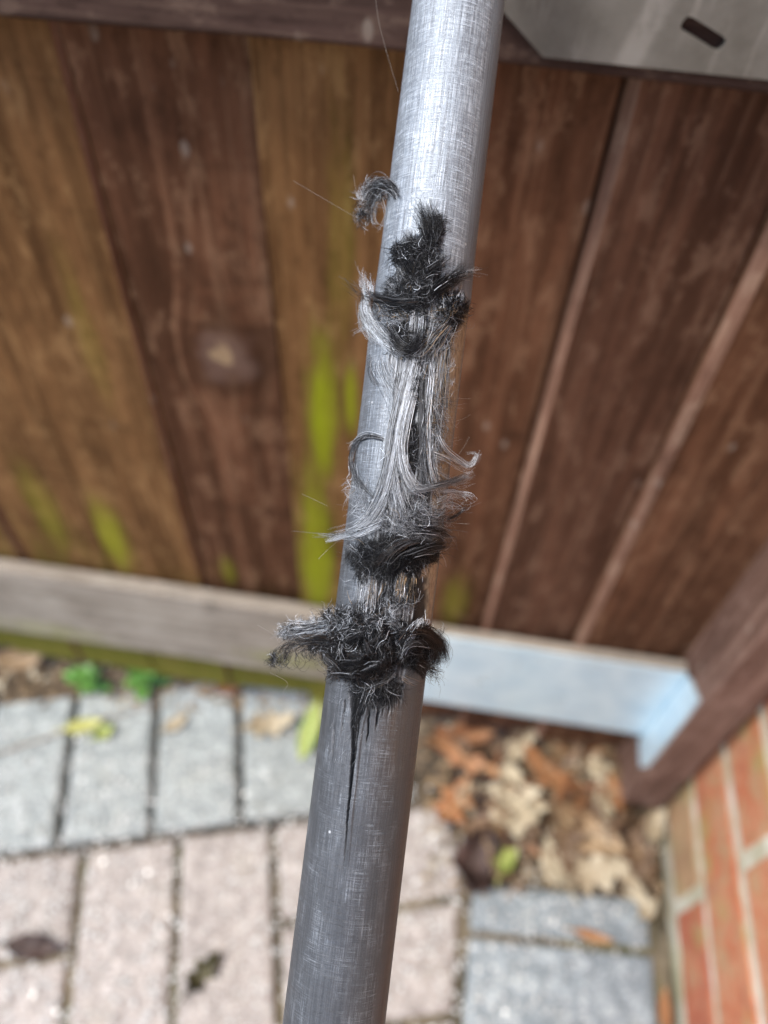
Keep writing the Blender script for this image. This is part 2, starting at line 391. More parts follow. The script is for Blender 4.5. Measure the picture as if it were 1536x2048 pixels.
# =================================================================== GATE
gate = empty('wooden_gate', (0, 0, 0), 'dark brown wooden plank gate with steel brackets and green algae streaks', 'gate')
def zg(v): return CAM_Z + v * G           # heights given in gate distances below the camera
BROWN = ((0.060, 0.026, 0.013), (0.155, 0.070, 0.038), (0.27, 0.155, 0.092))
TAN = ((0.088, 0.042, 0.016), (0.195, 0.098, 0.040), (0.31, 0.18, 0.08))
MAUVE = ((0.062, 0.029, 0.017), (0.140, 0.067, 0.041), (0.25, 0.15, 0.10))
g_ = G
arris = wood_mat('worn_arris', (0.15, 0.075, 0.05), (0.27, 0.15, 0.105), (0.36, 0.24, 0.17), 5, grain=0.6)
W = [
 wood_mat('plank_wood_a', *TAN, 1, algae=((-.93*g_, zg(-1.42), .09*g_, .35*g_, .3),), saw=0.4, low_algae=-.8),
 wood_mat('plank_wood_b', *TAN, 2, algae=((-.77*g_, zg(-1.47), .10*g_, .30*g_, .6), (-.66*g_, zg(-.85), .05*g_, .35*g_, .14)), saw=0.8, low_algae=-.6),
 wood_mat('plank_wood_c', *BROWN, 3, algae=((-.50*g_, zg(-1.56), .05*g_, .13*g_, .4),), knots=((-.414*g_, zg(-.872), .072*g_, .085*g_),), saw=0.25, low_algae=-.5),
 wood_mat('plank_wood_d', *TAN, 4, algae=((-.235*g_, zg(-1.0), .065*g_, .46*g_, 1.0), (-.265*g_, zg(-1.45), .095*g_, .65*g_, .95), (-.20*g_, zg(-.62), .05*g_, .45*g_, .18), (-.185*g_, zg(-.92), .03*g_, .20*g_, .7)), low_algae=-.9),
 wood_mat('plank_wood_e', *BROWN, 5, algae=((.07*g_, zg(-1.55), .08*g_, .3*g_, .3),), pale=0.3),
 wood_mat('plank_wood_f', *MAUVE, 6, pale=0.22),
 wood_mat('plank_wood_g', *BROWN, 7, pale=0.25),
]
def plank(x0, x1, yl, yr, side, mat, zb, zt, warp=0.002, a=0.0055):
    """one board: front face from depth yl (left) to yr (right), worn arris on one side"""
    n = 14
    x0 += 0.0008; x1 -= 0.0008
    prof = []
    if side == 'L': prof = [(x0, yl + a * 1.6, 1), (x0 + a, yl, 0), (x1 - 0.001, yr, 0), (x1, yr + 0.002, 0)]
    elif side == 'R': prof = [(x0, yl + 0.002, 0), (x0 + 0.001, yl, 0), (x1 - a, yr, 1), (x1, yr + a * 1.6, 0)]
    else: prof = [(x0, yl + 0.002, 0), (x0 + 0.001, yl, 0), (x1 - 0.001, yr, 0), (x1, yr + 0.002, 0)]
    mids = []
    for t in np.linspace(0, 1, 6)[1:-1]: mids.append((prof[1][0] + (prof[2][0] - prof[1][0]) * t, prof[1][1] + (prof[2][1] - prof[1][1]) * t, 0))
    back = max(yl, yr) + 0.012
    P = [(x0 - 0.003, back + 0.003, 0), prof[0], prof[1]] + mids + [prof[2], prof[3], (x1 + 0.005, back, 0)]
    q = rnd.random() * 50
    bm = bmesh.new(); rows = []
    for i in range(n + 1):
        z = zb + (zt - zb) * i / n
        row = []
        for k, (x, y, f) in enumerate(P):
            wob = math.sin(z * 9 + q) * warp * 0.5 + math.sin(z * 23 + q * 2 + k) * warp * 0.22
            row.append(bm.verts.new((x + wob * 0.6, y + (wob * 0.5 if 0 < k < len(P) - 1 else 0), z)))
        rows.append(row)
    for i in range(n):
        for k in range(len(P) - 1):
            f = bm.faces.new((rows[i][k], rows[i][k + 1], rows[i + 1][k + 1], rows[i + 1][k]))
            if (side == 'L' and k == 1) or (side == 'R' and k == len(P) - 3): f.material_index = 1
        bm.faces.new((rows[i][-1], rows[i][0], rows[i + 1][0], rows[i + 1][-1]))
    bm.faces.new(rows[0]); bm.faces.new(rows[-1])
    me = bm_mesh('plank', bm)
    return link('plank', me, [mat, arris], gate)
ZB, ZT = zg(-2.19), zg(0.72)
plank(-2.25*g_, -2.01*g_, G, G+.01*g_, '', W[1], ZB, ZT); plank(-2.01*g_, -1.77*g_, G, G+.02*g_, '', W[2], ZB, ZT)
plank(-1.77*g_, -1.53*g_, G, G+.02*g_, '', W[0], ZB, ZT); plank(-1.53*g_, -1.29*g_, G, G+.02*g_, '', W[1], ZB, ZT)
plank(-1.29*g_, -1.05*g_, G+.01*g_, G+.006*g_, 'R', W[0], ZB, ZT, a=0.003)
plank(-1.05*g_, -.81*g_, G+.012*g_, G+.01*g_, '', W[0], ZB, ZT)
plank(-.81*g_, -.565*g_, G+.004*g_, G+.004*g_, 'R', W[1], ZB, ZT, a=0.0022)
plank(-.565*g_, -.3135*g_, G+.012*g_, G+.026*g_, '', W[2], ZB, ZT)
plank(-.3135*g_, -.075*g_, G-.002*g_, G+.018*g_, '', W[3], ZB, ZT)
plank(-.075*g_, .153*g_, G+.0*g_, G+.026*g_, '', W[4], ZB, ZT)
plank(.153*g_, .385*g_, G-.004*g_, G+.026*g_, 'L', W[5], ZB, ZT, a=0.0042)
plank(.385*g_, .66*g_, G-.006*g_, G+.010*g_, 'L', W[6], ZB, ZT)

M_RAILD = wood_mat('dark_rail_wood', (0.038, 0.022, 0.018), (0.082, 0.050, 0.041), (0.16, 0.11, 0.085), 12, horizontal=True, pale=0.2)
M_RAILG = wood_mat('grey_rail_wood', (0.22, 0.19, 0.155), (0.33, 0.29, 0.245), (0.40, 0.37, 0.32), 14, horizontal=True, pale=0.3, grain=0.6,
                   algae=((-.35*g_, zg(-1.86), .3*g_, .10*g_, .35), (-1.05*g_, zg(-1.9), .4*g_, .09*g_, .3)))
M_POST = wood_mat('post_wood', (0.105, 0.057, 0.042), (0.20, 0.118, 0.090), (0.31, 0.205, 0.165), 16, pale=0.25, grain=0.6)
def rail(x0, x1, z0, z1, yf, yb, mat, seed):
    q = random.Random(seed); n = 36; bm = bmesh.new(); rows = []
    c = 0.002
    for i in range(n + 1):
        x = x0 + (x1 - x0) * i / n
        w1 = math.sin(x * 17 + seed) * 0.0012 + q.uniform(-.0006, .0006); w2 = math.sin(x * 12 + seed * 2) * 0.001 + q.uniform(-.0005, .0005)
        rows.append([bm.verts.new(v) for v in ((x, yb, z0 + w1), (x, yf + c, z0 + w1), (x, yf, z0 + c + w1), (x, yf - 0.0004, (z0 + z1) / 2), (x, yf, z1 - c + w2), (x, yf + c, z1 + w2), (x, yb, z1 + w2))])
    for i in range(n):
        for k in range(6): bm.faces.new((rows[i][k], rows[i][k+1], rows[i+1][k+1], rows[i+1][k]))
        bm.faces.new((rows[i][6], rows[i][0], rows[i+1][0], rows[i+1][6]))
    bm.faces.new(rows[0]); bm.faces.new(rows[-1])
    return link('rail', bm_mesh('rail', bm), mat, gate)
PX0, PX1, PY0 = 0.652*G, 0.772*G, 0.853*G
r1 = rail(-2.25*G, PX0 - 0.001, zg(-.331), zg(.10), .945*G, G - 0.0035, M_RAILD, 3)
r2 = rail(-2.25*G, PX0 - 0.001, zg(-1.945), zg(-1.615), .955*G, G - 0.0035, M_RAILG, 5); r2['label'] = 'weathered grey bottom rail'
# end post of the gate, bottom corner worn round
bm = bmesh.new()
bmesh.ops.create_cube(bm, size=1, matrix=Matrix.Translation(((PX0+PX1)/2, (PY0 + 1.12*G)/2, (zg(-2.225) + zg(.72))/2)) @ Matrix.Diagonal((PX1-PX0, 1.12*G-PY0, zg(.72)-zg(-2.225), 1)))
bmesh.ops.bevel(bm, geom=bm.edges[:], offset=0.0035, segments=3, affect='EDGES', profile=0.5)
post = link('post', bm_mesh('post', bm), M_POST, gate, smooth=True)
post.data.polygons.foreach_set('use_smooth', np.zeros(len(post.data.polygons), bool))

# galvanised brackets
nb = NB('galvanised_steel'); p = nb.coord('Object')
n1 = nb.noise(p, 35, 4, 0.6); n2 = nb.noise(nb.mapping(p, (12, 40, 90)), 3, 4, 0.6); vo = nb.voronoi(p, 120, 'F1', 'Color')
c = nb.mix(nb.step(n1, 0.3, 0.7), (0.58, 0.74, 0.84), (0.72, 0.86, 0.93))
c = nb.mix(nb.math('MULTIPLY', nb.step(n2, 0.6, 0.75), 0.3), c, (0.50, 0.52, 0.50))
c = nb.mix(nb.math('MULTIPLY', nb.step(nb.noise(p, 75, 3), 0.66, 0.72), 0.6), c, (0.27, 0.29, 0.27))
nb.bump(n1, 0.15, 0.001)
M_GALV = nb.set(c, nb.step(n2, 0.3, 0.8, 0.42, 0.6), 0.5)
nb = NB('shaded_steel'); p = nb.coord('Object')  # same steel as the lower bracket, its shade put into a darker colour
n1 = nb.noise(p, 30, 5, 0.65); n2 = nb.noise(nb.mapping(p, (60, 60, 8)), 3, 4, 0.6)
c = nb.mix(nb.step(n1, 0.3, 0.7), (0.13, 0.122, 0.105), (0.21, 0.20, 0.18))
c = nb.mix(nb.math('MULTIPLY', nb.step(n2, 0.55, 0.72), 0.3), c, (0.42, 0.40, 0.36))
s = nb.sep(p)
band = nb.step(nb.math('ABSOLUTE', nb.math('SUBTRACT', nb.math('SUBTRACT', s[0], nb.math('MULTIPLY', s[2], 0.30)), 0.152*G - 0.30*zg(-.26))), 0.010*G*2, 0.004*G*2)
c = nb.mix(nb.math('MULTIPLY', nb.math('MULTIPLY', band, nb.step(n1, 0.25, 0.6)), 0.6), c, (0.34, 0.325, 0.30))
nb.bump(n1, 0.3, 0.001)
M_SHADED_STEEL = nb.set(c, 0.55, 0.35)
def plate(name, outline, slots, y, th, mat, label):
    """flat plate in the X-Z plane with cut slots, thickness th towards the camera"""
    bm = bmesh.new()
    def loop(P): 
        vs = [bm.verts.new((x, y, z)) for x, z in P]
        return vs, [bm.edges.new((vs[i], vs[(i + 1) % len(vs)])) for i in range(len(vs))]
    E = loop(outline)[1]
    for s_ in slots: E += loop(s_)[1]
    bmesh.ops.triangle_fill(bm, edges=E, use_beauty=True)
    g0 = bmesh.ops.extrude_face_region(bm, geom=bm.faces[:])
    for v in [v for v in g0['geom'] if isinstance(v, bmesh.types.BMVert)]: v.co.y -= th
    o = link('bracket', bm_mesh('bracket', bm), mat, gate); o['label'] = label
    return o
def slot(cx, cz, L, Wd, ang, n=6):
    P = []
    for end in (1, -1):
        for k in range(n):
            t = math.pi * (k / (n - 1)) - math.pi / 2
            P.append((end * (L / 2 - Wd / 2 + Wd / 2 * math.cos(t) ** 0.5 * 1.0), end * Wd / 2 * math.sin(t)))
    ca, sa = math.cos(ang), math.sin(ang)
    return [(cx + a * ca - b * sa, cz + a * sa + b * ca) for a, b in P]
YP = .945*G
def upx(px, py, yy=YP):
    r = rays(px, py); q = CAM + r * (yy / r[1]); return q[0], q[2]
sx0 = upx(1364, 36); sx1 = upx(1444, 86)
sc_ = ((sx0[0]+sx1[0])/2, (sx0[1]+sx1[1])/2); sl_ = math.hypot(sx1[0]-sx0[0], sx1[1]-sx0[1]); sa_ = math.atan2(sx1[1]-sx0[1], sx1[0]-sx0[0])
zb_ = upx(1300, 134)[1]
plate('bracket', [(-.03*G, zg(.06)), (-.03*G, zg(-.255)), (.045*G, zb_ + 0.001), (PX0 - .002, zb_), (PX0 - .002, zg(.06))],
      [slot(*sc_, sl_, sl_ * 0.27, sa_), slot(sc_[0] - .30*G, sc_[1] + .11*G, sl_, sl_*.27, sa_)], YP - 0.0008, 0.0028, M_SHADED_STEEL, 'grey steel bracket with shade in its colour and a diagonal slot on the upper rail')
YQ = .953*G
bz0, bz1 = zg(-1.952), zg(-1.597)
lx = upx(970, 1362, YQ)
plate('bracket', [(-.06*G, bz1 - .02*G), (-.02*G, bz1), (PX0 - .004, bz1), (PX0 - .004, bz0), (-.02*G, bz0), (-.06*G, bz0 + .02*G)],
      [slot(lx[0], lx[1], sl_ * 0.75, sl_ * 0.24, sa_ - 0.35)], YQ - 0.0003, 0.0026, M_GALV, 'bright galvanised steel bracket on the bottom rail beside the post')
# its folded leg on the post
bm = bmesh.new()
leg = [(.951*G, zg(-1.615)), (.935*G, zg(-1.597)), (.862*G, zg(-1.56)), (.857*G, zg(-1.66)), (.857*G, zg(-1.95)), (.875*G, zg(-2.0)), (.951*G, zg(-2.0))]
fv = [bm.verts.new((PX0 - 0.0030, y, z)) for y, z in leg]; bm.faces.new(fv)
g0 = bmesh.ops.extrude_face_region(bm, geom=bm.faces[:])
for v in [v for v in g0['geom'] if isinstance(v, bmesh.types.BMVert)]: v.co.x += 0.0026
last = [o for o in COL.objects if o.name.startswith('bracket')][-1]
link('bracket_leg', bm_mesh('bracket_leg', bm), M_GALV, last)

# =================================================================== POLE
R_T = 0.0135
def axis_pt(px, py, z): return CAM + rays(px, py) * z
PA = axis_pt(917.5, 0, 0.2206); PB = axis_pt(667.5, 2048, 0.1990)
T = (PA - PB) / np.linalg.norm(PA - PB)          # up along the pole
LEN_V = np.linalg.norm(PA - PB)
mid = (PA + PB) / 2
WN = (CAM - mid) - T * ((CAM - mid) @ T); WN /= np.linalg.norm(WN)   # side of the pole that faces the damage
UN = np.cross(WN, T); UN = UN if UN @ RIGHT > 0 else -UN           # to the right across the pole
t_bot = (0.0 - PA[2]) / T[2] + 0.004
t_top = (0.936 * G - R_T * 0.75 - PA[1]) / T[1]
base = PA + T * t_bot
pole = empty('carbon_pole', tuple(base), 'split grey carbon fibre pole with frayed black fibres, leaning on the gate', 'pole')
LOC0 = base
def local(P): return np.asarray(P) - LOC0

def edge_l(py): return 825 - 260 * py / 2048
def edge_r(py): return 1010 - 240 * py / 2048
# ---- body with carved damage
NT, s_in = 300, np.linspace(-0.006, LEN_V + 0.006, 1000)
s_all = np.concatenate([np.linspace(-t_top, -0.007, 6), s_in, LEN_V + 0.007 + np.linspace(0, 1, 24) ** 2 * (-t_bot - LEN_V - 0.007)])
th = np.linspace(-math.pi, math.pi, NT, endpoint=False)
th = th - 0.55 * np.sin(th)            # closer together on the damaged side
S, TH = np.meshgrid(s_all, th, indexing='ij')
def tube_pts(S, TH, r):
    return PA - T * S[..., None] + (WN * np.cos(TH)[..., None] + UN * np.sin(TH)[..., None]) * r[..., None]
P0 = tube_pts(S, TH, np.full_like(S, R_T))
px, py = project(P0)
front = sm(-0.05, 0.12, np.cos(TH))
acr = (px - (edge_l(py) + edge_r(py)) / 2) / ((edge_r(py) - edge_l(py)) / 2)
def ell(cx, cy, rx, ry, rot=0.0, soft=0.45):
    ca, sa = math.cos(rot), math.sin(rot); dx = px - cx; dy = py - cy
    a = (dx * ca + dy * sa) / rx; b = (-dx * sa + dy * ca) / ry
    return 1 - sm(1 - soft, 1 + soft * 0.5, np.hypot(a, b) + (vnoise(px / 9, py / 14, 21) - 0.5) * 0.5)
streak = vnoise(acr * 26 + vnoise(acr * 3, py / 120, 31) * 2, py / 190, 32)
streak2 = vnoise(acr * 60, py / 90, 33)
aL = np.interp(py, [540, 600, 700, 800, 950, 1040, 1130, 1200, 1290, 1370, 1400], [0.15, -0.1, -0.55, -0.32, -0.12, -0.35, -0.45, -0.52, -0.3, -0.25, 0.1])
aR = np.interp(py, [540, 620, 900, 1240, 1380, 1400], [0.55, 0.74, 0.78, 0.66, 0.45, 0.1])
jag = (vnoise(acr * 18, py / 300, 34) - 0.5)
raw = sm(-0.06, 0.05, acr - aL + jag * 0.16) * sm(0.06, -0.05, acr - aR + jag * 0.1)
pj = py + jag * 70
raw *= sm(560, 600, pj) * sm(1400, 1365, pj) * front
tan = sm(-0.05, 0.03, acr - aR) * sm(575, 620, pj + 10) * sm(1300, 1210, py) * front
tan = np.maximum(tan, 0.8 * sm(0.30, 0.42, acr) * sm(0.72, 0.6, acr) * sm(545, 560, pj) * sm(618, 600, pj) * front)
tan = np.maximum(tan, raw * sm(0.52, 0.62, streak) * sm(1120, 1160, py) * sm(1250, 1210, py) * 0.9)
burn = np.zeros_like(px)
for e in [(835, 530, 55, 60), (815, 585, 60, 30), (815, 675, 42, 34), (905, 620, 32, 40), (824, 890, 17, 60, 0.05), (829, 780, 14, 45, 0.1), (800, 1105, 100, 45, -0.15),
          (730, 1300, 110, 60), (760, 1385, 48, 34), (868, 800, 10, 90, 0.1), (845, 1210, 18, 70, 0.12), (735, 1215, 35, 22), (775, 1200, 30, 20), (850, 1300, 60, 50)]:
    burn = np.maximum(burn, ell(*e))
# crack running down from the break
cx_ = np.interp(py, [1380, 1450, 1560, 1650, 1760], [724, 711, 703, 694, 686]); cw = np.interp(py, [1380, 1430, 1480, 1540, 1600, 1680, 1760], [22, 9.5, 5, 3.2, 2.0, 1.2, 0.5])
crack = sm(1.35, 0.6, np.abs(px - cx_ + (vnoise(py / 60, py * 0, 35) - .5) * 2 + (vnoise(py / 7, py * 0, 45) - .5) * 1.2) / cw) * sm(1370, 1385, py) * sm(1770, 1580, py)
cr2 = sm(1.4, 0.5, np.abs(px - np.interp(py, [1380, 1520], [672, 664])) / np.interp(py, [1380, 1520], [2.5, 1.2])) * sm(1440, 1460, py) * sm(1530, 1500, py) * 0.6
for (xa, xb, ya, yb_, w_) in ((762, 752, 1380, 1470, 5), (785, 776, 1375, 1440, 4), (742, 733, 1385, 1500, 3), (805, 800, 1370, 1420, 4), (690, 680, 1400, 1480, 1.6)):
    cr2 = np.maximum(cr2, sm(1.4, 0.5, np.abs(px - np.interp(py, [ya, yb_], [xa, xb]) + (vnoise(py / 9, py * 0 + xa, 46) - .5) * 3) / np.interp(py, [ya, yb_], [w_, 0.8])) * sm(ya - 4, ya + 4, py) * sm(yb_, yb_ - 30, py) * 0.9)
fan = sm(0.0, 1.0, streak2 + 0.45 - sm(1380, 1470, py) * 1.4) * sm(1370, 1376, py) * sm(1520, 1385, py) * sm(-30, -5, px - cx_) * sm(105, 65, px - cx_)
burn = np.clip(np.maximum(np.maximum(burn, crack), np.maximum(cr2, fan * 0.9)), 0, 1) * front
lip = sm(2.5, 1.2, np.abs(px - cx_ - cw - 3) / 3) * sm(1390, 1420, py) * sm(1765, 1600, py)
depth = raw * (0.55 + (streak - 0.5) * 1.0 + (streak2 - 0.5) * 0.35) * 0.001
depth += tan * 0.0007 + sm(0.3, 1, burn) * 0.0007 * (1 - 0.5 * crack) + crack * 0.0017 + cr2 * 0.0004
depth -= lip * 0.00035 * front
# slight swelling where the wall has buckled
depth -= 0.0004 * np.exp(-((py - 640) / 90) ** 2) * front * (1 - raw)
ringn = (vnoise(acr * 1.5, S * 9000 / 11, 36) - 0.5) * 0.00003
r = R_T - depth + ringn * front
silver = raw * sm(0.40, 0.58, streak * 0.6 + streak2 * 0.4 + 0.06) * (1 - burn)
blackraw = raw * sm(0.50, 0.36, streak * 0.6 + streak2 * 0.4)
burn = np.maximum(burn, blackraw * 0.85)
warm = sm(0.0, 0.5, acr) * sm(0.95, 0.7, acr) * sm(1360, 1400, py) * sm(1660, 1480, py) * front * (0.4 + 0.6 * vnoise(acr * 9, py / 60, 37))
warm = np.maximum(warm, 0.8 * sm(0.35, 0.6, acr) * sm(1.0, 0.9, acr) * sm(420, 560, py) * sm(640, 560, py) * vnoise(acr * 8, py / 90, 38) * front)
V = local(tube_pts(S, TH, r)).reshape(-1, 3)
ns = len(s_all)
I = np.arange(ns * NT).reshape(ns, NT)
J = np.roll(I, -1, 1)
Q = np.stack([I[:-1], J[:-1], J[1:], I[1:]], -1).reshape(-1, 4)[:, ::-1]
me = mesh_np('tube', V, Q)
for nm, arr in (('raw', raw), ('tan', tan), ('burn', burn), ('silver', silver), ('warm', warm), ('arc', TH * R_T * 1000), ('run', S * 1000)):
    a = me.attributes.new(nm, 'FLOAT', 'POINT'); a.data.foreach_set('value', np.ascontiguousarray(arr, np.float32).ravel())

nb = NB('sanded_carbon')
arc, run = nb.attr('arc'), nb.attr('run')
cmb = nb.n('ShaderNodeCombineXYZ'); nb.put(cmb.inputs[0], arc); nb.put(cmb.inputs[1], run); uv = cmb.outputs[0]     # millimetres
ax = nb.noise(nb.mapping(uv, (5.5, 0.09, 1)), 1, 3, 0.6); ax2 = nb.noise(nb.mapping(uv, (2.2, 0.03, 1), (9, 4, 0)), 1, 3, 0.6)
rg = nb.noise(nb.mapping(uv, (0.10, 5.2, 1), (1, 7, 0), (0, 0, 0.05)), 1, 3, 0.65); rg2 = nb.noise(nb.mapping(uv, (0.25, 1.6, 1), (5, 2, 0), (0, 0, -0.03)), 1, 2, 0.5)
patch = nb.noise(nb.mapping(uv, (0.16, 0.07, 1)), 1, 4, 0.6); fine = nb.noise(nb.mapping(uv, (3, 3, 1)), 1, 4, 0.7)
blot = nb.noise(nb.mapping(uv, (0.9, 0.5, 1), (2, 2, 0)), 1, 4, 0.65)
wear_and_sky = nb.step(run, 215.0, 35.0)                                     # sanded whiter towards the top, the sky's brightness there also in the colour
mask = nb.step(nb.math('ADD', patch, nb.math('MULTIPLY', wear_and_sky, 0.18)), 0.38, 0.62)
sa1 = nb.math('MULTIPLY', nb.step(ax, 0.52, 0.64), nb.step(rg2, 0.30, 0.58))
sr1 = nb.math('MULTIPLY', nb.step(rg, 0.53, 0.64), nb.step(blot, 0.36, 0.56))
scr = nb.math('MAXIMUM', sa1, sr1)
dif = nb.mix(wear_and_sky, (0.078, 0.084, 0.094), (0.34, 0.39, 0.45))
dif = nb.mix(nb.math('MULTIPLY', nb.step(ax2, 0.40, 0.65), 0.6), dif, (0.13, 0.136, 0.15))
dif = nb.mix(nb.math('MULTIPLY', nb.step(fine, 0.62, 0.35), 0.35), dif, (0.03, 0.03, 0.034))
edge_free = nb.step(nb.math('ADD', arc, nb.math('MULTIPLY', blot, 3.0)), 13.5, 11.5)
k = nb.math('MULTIPLY', nb.math('MULTIPLY', nb.math('MULTIPLY', scr, edge_free), mask), nb.math('ADD', 0.26, nb.math('MULTIPLY', wear_and_sky, 0.55)))
dk = nb.math('MAXIMUM', nb.math('MULTIPLY', nb.step(ax, 0.47, 0.36), nb.step(rg2, 0.62, 0.40)), nb.math('MULTIPLY', nb.step(rg, 0.45, 0.33), nb.step(blot, 0.62, 0.42)))
dif = nb.mix(nb.math('MULTIPLY', nb.math('MULTIPLY', dk, edge_free), 0.42), dif, (0.045, 0.047, 0.053))
dif = nb.mix(k, dif, (0.74, 0.82, 0.92))
vs = nb.voronoi(nb.mapping(uv, (0.12, 0.12, 1)), 1, 'F1', 'Distance', 1.0)
dif = nb.mix(nb.math('MULTIPLY', nb.step(vs, 0.055, 0.03), 0.6), dif, (0.7, 0.72, 0.75))
dif = nb.mix(nb.math('MULTIPLY', nb.attr('warm'), 0.4), dif, (0.13, 0.082, 0.045))
lum = nb.noise(nb.mapping(uv, (8, 0.2, 1)), 1, 3, 0.6)
rawc = nb.mix(nb.step(lum, 0.35, 0.65), (0.035, 0.036, 0.04), (0.16, 0.165, 0.175))
dif = nb.mix(nb.attr('raw'), dif, rawc)
dif = nb.mix(nb.attr('silver'), dif, nb.mix(nb.step(lum, 0.3, 0.62), (0.10, 0.105, 0.115), (0.55, 0.58, 0.62)))
dif = nb.mix(nb.attr('tan'), dif, nb.mix(nb.step(nb.math('ADD', nb.math('MULTIPLY', lum, 0.5), nb.math('MULTIPLY', blot, 0.5)), 0.36, 0.6), (0.15, 0.105, 0.065), (0.46, 0.345, 0.23)))
dif = nb.mix(nb.attr('burn'), dif, (0.010, 0.010, 0.012))
met = nb.math('MULTIPLY', 0.45, nb.math('SUBTRACT', 1.0, nb.math('MAXIMUM', nb.attr('burn'), nb.math('MAXIMUM', nb.attr('tan'), nb.math('MULTIPLY', nb.attr('raw'), 0.6)))))
rough = nb.math('ADD', 0.32, nb.math('MULTIPLY', nb.math('ADD', nb.math('MULTIPLY', fine, 0.5), nb.math('MULTIPLY', nb.attr('raw'), 0.3)), 0.35))
hgt = nb.math('SUBTRACT', nb.math('ADD', nb.math('MULTIPLY', ax, 0.5), nb.math('MULTIPLY', fine, 0.25)), nb.math('MULTIPLY', sr1, 0.35))
nb.bump(nb.math('ADD', hgt, nb.math('MULTIPLY', rg, 0.45)), 0.6, 0.0003)
rough = nb.math('ADD', rough, nb.math('MULTIPLY', nb.math('SUBTRACT', rg, 0.45), 0.55))
M_TUBE = nb.set(dif, rough, met, 0.45)
tube = link('tube', me, M_TUBE, pole, smooth=True)

# ---- fibres
def surf(px, py, lift):
    """point of the pole's front under a place given on its length and width, lifted off by `lift` millimetres"""
    px = np.asarray(px, float); py = np.asarray(py, float); lift = np.asarray(lift, float)
    rr = rays(px, py); dn = rr @ WN; du = rr @ UN
    c0 = (PA - CAM) @ WN; u0 = (PA - CAM) @ UN
    w = np.full_like(px, R_T * 0.8)
    for _ in range(3):
        t = (c0 + w) / dn; u = du * t - u0
        au = np.abs(u) / R_T
        w = R_T * np.where(au < 0.86, np.sqrt(np.maximum(1 - au ** 2, 0.0)), 0.5103 - 1.685 * (au - 0.86))
        w = np.maximum(w, -0.25 * R_T) + lift * 0.001
    t = (c0 + w) / dn
    return CAM + rr * t[..., None]

BK = (0.0045, 0.0045, 0.0055); DG = (0.018, 0.0185, 0.021); GR = (0.10, 0.105, 0.115); SV = (0.55, 0.59, 0.64); LG = (0.29, 0.305, 0.33)
TN = (0.36, 0.26, 0.16); BR = (0.05, 0.035, 0.028); WH = (0.80, 0.83, 0.87)
def palette(p, n):
    cols = np.array([c for c, _ in p]); wts = np.array([w_ for _, w_ in p], float); wts /= wts.sum()
    idx = rng.choice(len(p), n, p=wts)
    return cols[idx] * np.exp(rng.normal(0, 0.35, (n, 1)))
nb = NB('carbon_fibre')
nb.m.use_nodes = True
M_FIBRE = nb.set(nb.attr('tint', 'Color'), 0.36, 0.0, 0.24)
KP = 14
class Fib:
    """collects strands: arrays of px,py,lift (n,KP)"""
    def __init__(self): self.P = []; self.C = []; self.R = []
    def add(self, px, py, lift, cols, rad, taper=0.35):
        P = surf(px, py, np.maximum(lift, 0.05)); n = len(px)
        t = np.linspace(0, 1, KP)
        rr = (np.asarray(rad).reshape(-1, 1) * (1 - (1 - taper) * t ** 2)) * np.ones((n, 1))
        self.P.append(P); self.C.append(np.repeat(cols[:, None, :], KP, 1)); self.R.append(rr)
    def build(self, name, label=None, kind='stuff'):
        P = np.concatenate(self.P); C = np.concatenate(self.C); Rr = np.concatenate(self.R); n = len(P)
        tg = np.gradient(P, axis=1); tg /= np.linalg.norm(tg, axis=-1, keepdims=True) + 1e-12
        ref = np.broadcast_to(T * 0.3 + WN * 0.2 + UN, tg.shape)
        n1 = np.cross(tg, ref); n1 /= np.linalg.norm(n1, axis=-1, keepdims=True) + 1e-9
        n2 = np.cross(tg, n1)
        rings = []
        for a in (0, 2.0944, 4.1888):
            rings.append(P + (n1 * math.cos(a) + n2 * math.sin(a)) * Rr[..., None])
        V = np.stack(rings, 2)                       # n,KP,3,3
        idx = np.arange(n * KP * 3).reshape(n, KP, 3)
        a = idx[:, :-1]; b = idx[:, 1:]; a2 = np.roll(a, -1, 2); b2 = np.roll(b, -1, 2)
        Q = np.stack([a, a2, b2, b], -1).reshape(-1, 4)
        me = mesh_np(name, local(V.reshape(-1, 3)), Q)
        at = me.attributes.new('tint', 'FLOAT_COLOR', 'POINT')
        cc = np.concatenate([np.repeat(C[:, :, None, :], 3, 2).reshape(-1, 3), np.ones((n * KP * 3, 1))], 1)
        at.data.foreach_set('color', np.ascontiguousarray(cc, np.float32).ravel())
        o = link(name, me, M_FIBRE, pole, smooth=True)
        if kind: o['kind'] = kind
        if label: o['label'] = label
        return o
def catmull(ctrl, t):
    """ctrl (n,m,3), t (n,k) in 0..1"""
    n, m, _ = ctrl.shape
    c = np.concatenate([2 * ctrl[:, :1] - ctrl[:, 1:2], ctrl, 2 * ctrl[:, -1:] - ctrl[:, -2:-1]], 1)
    x = np.clip(t, 0, 0.99999) * (m - 1); i = x.astype(int); f = (x - i)[..., None]
    r_ = np.arange(n)[:, None]
    p0, p1, p2, p3 = c[r_, i], c[r_, i + 1], c[r_, i + 2], c[r_, i + 3]
    return 0.5 * (2 * p1 + (p2 - p0) * f + (2 * p0 - 5 * p1 + 4 * p2 - p3) * f ** 2 + (3 * p1 - p0 - 3 * p2 + p3) * f ** 3)
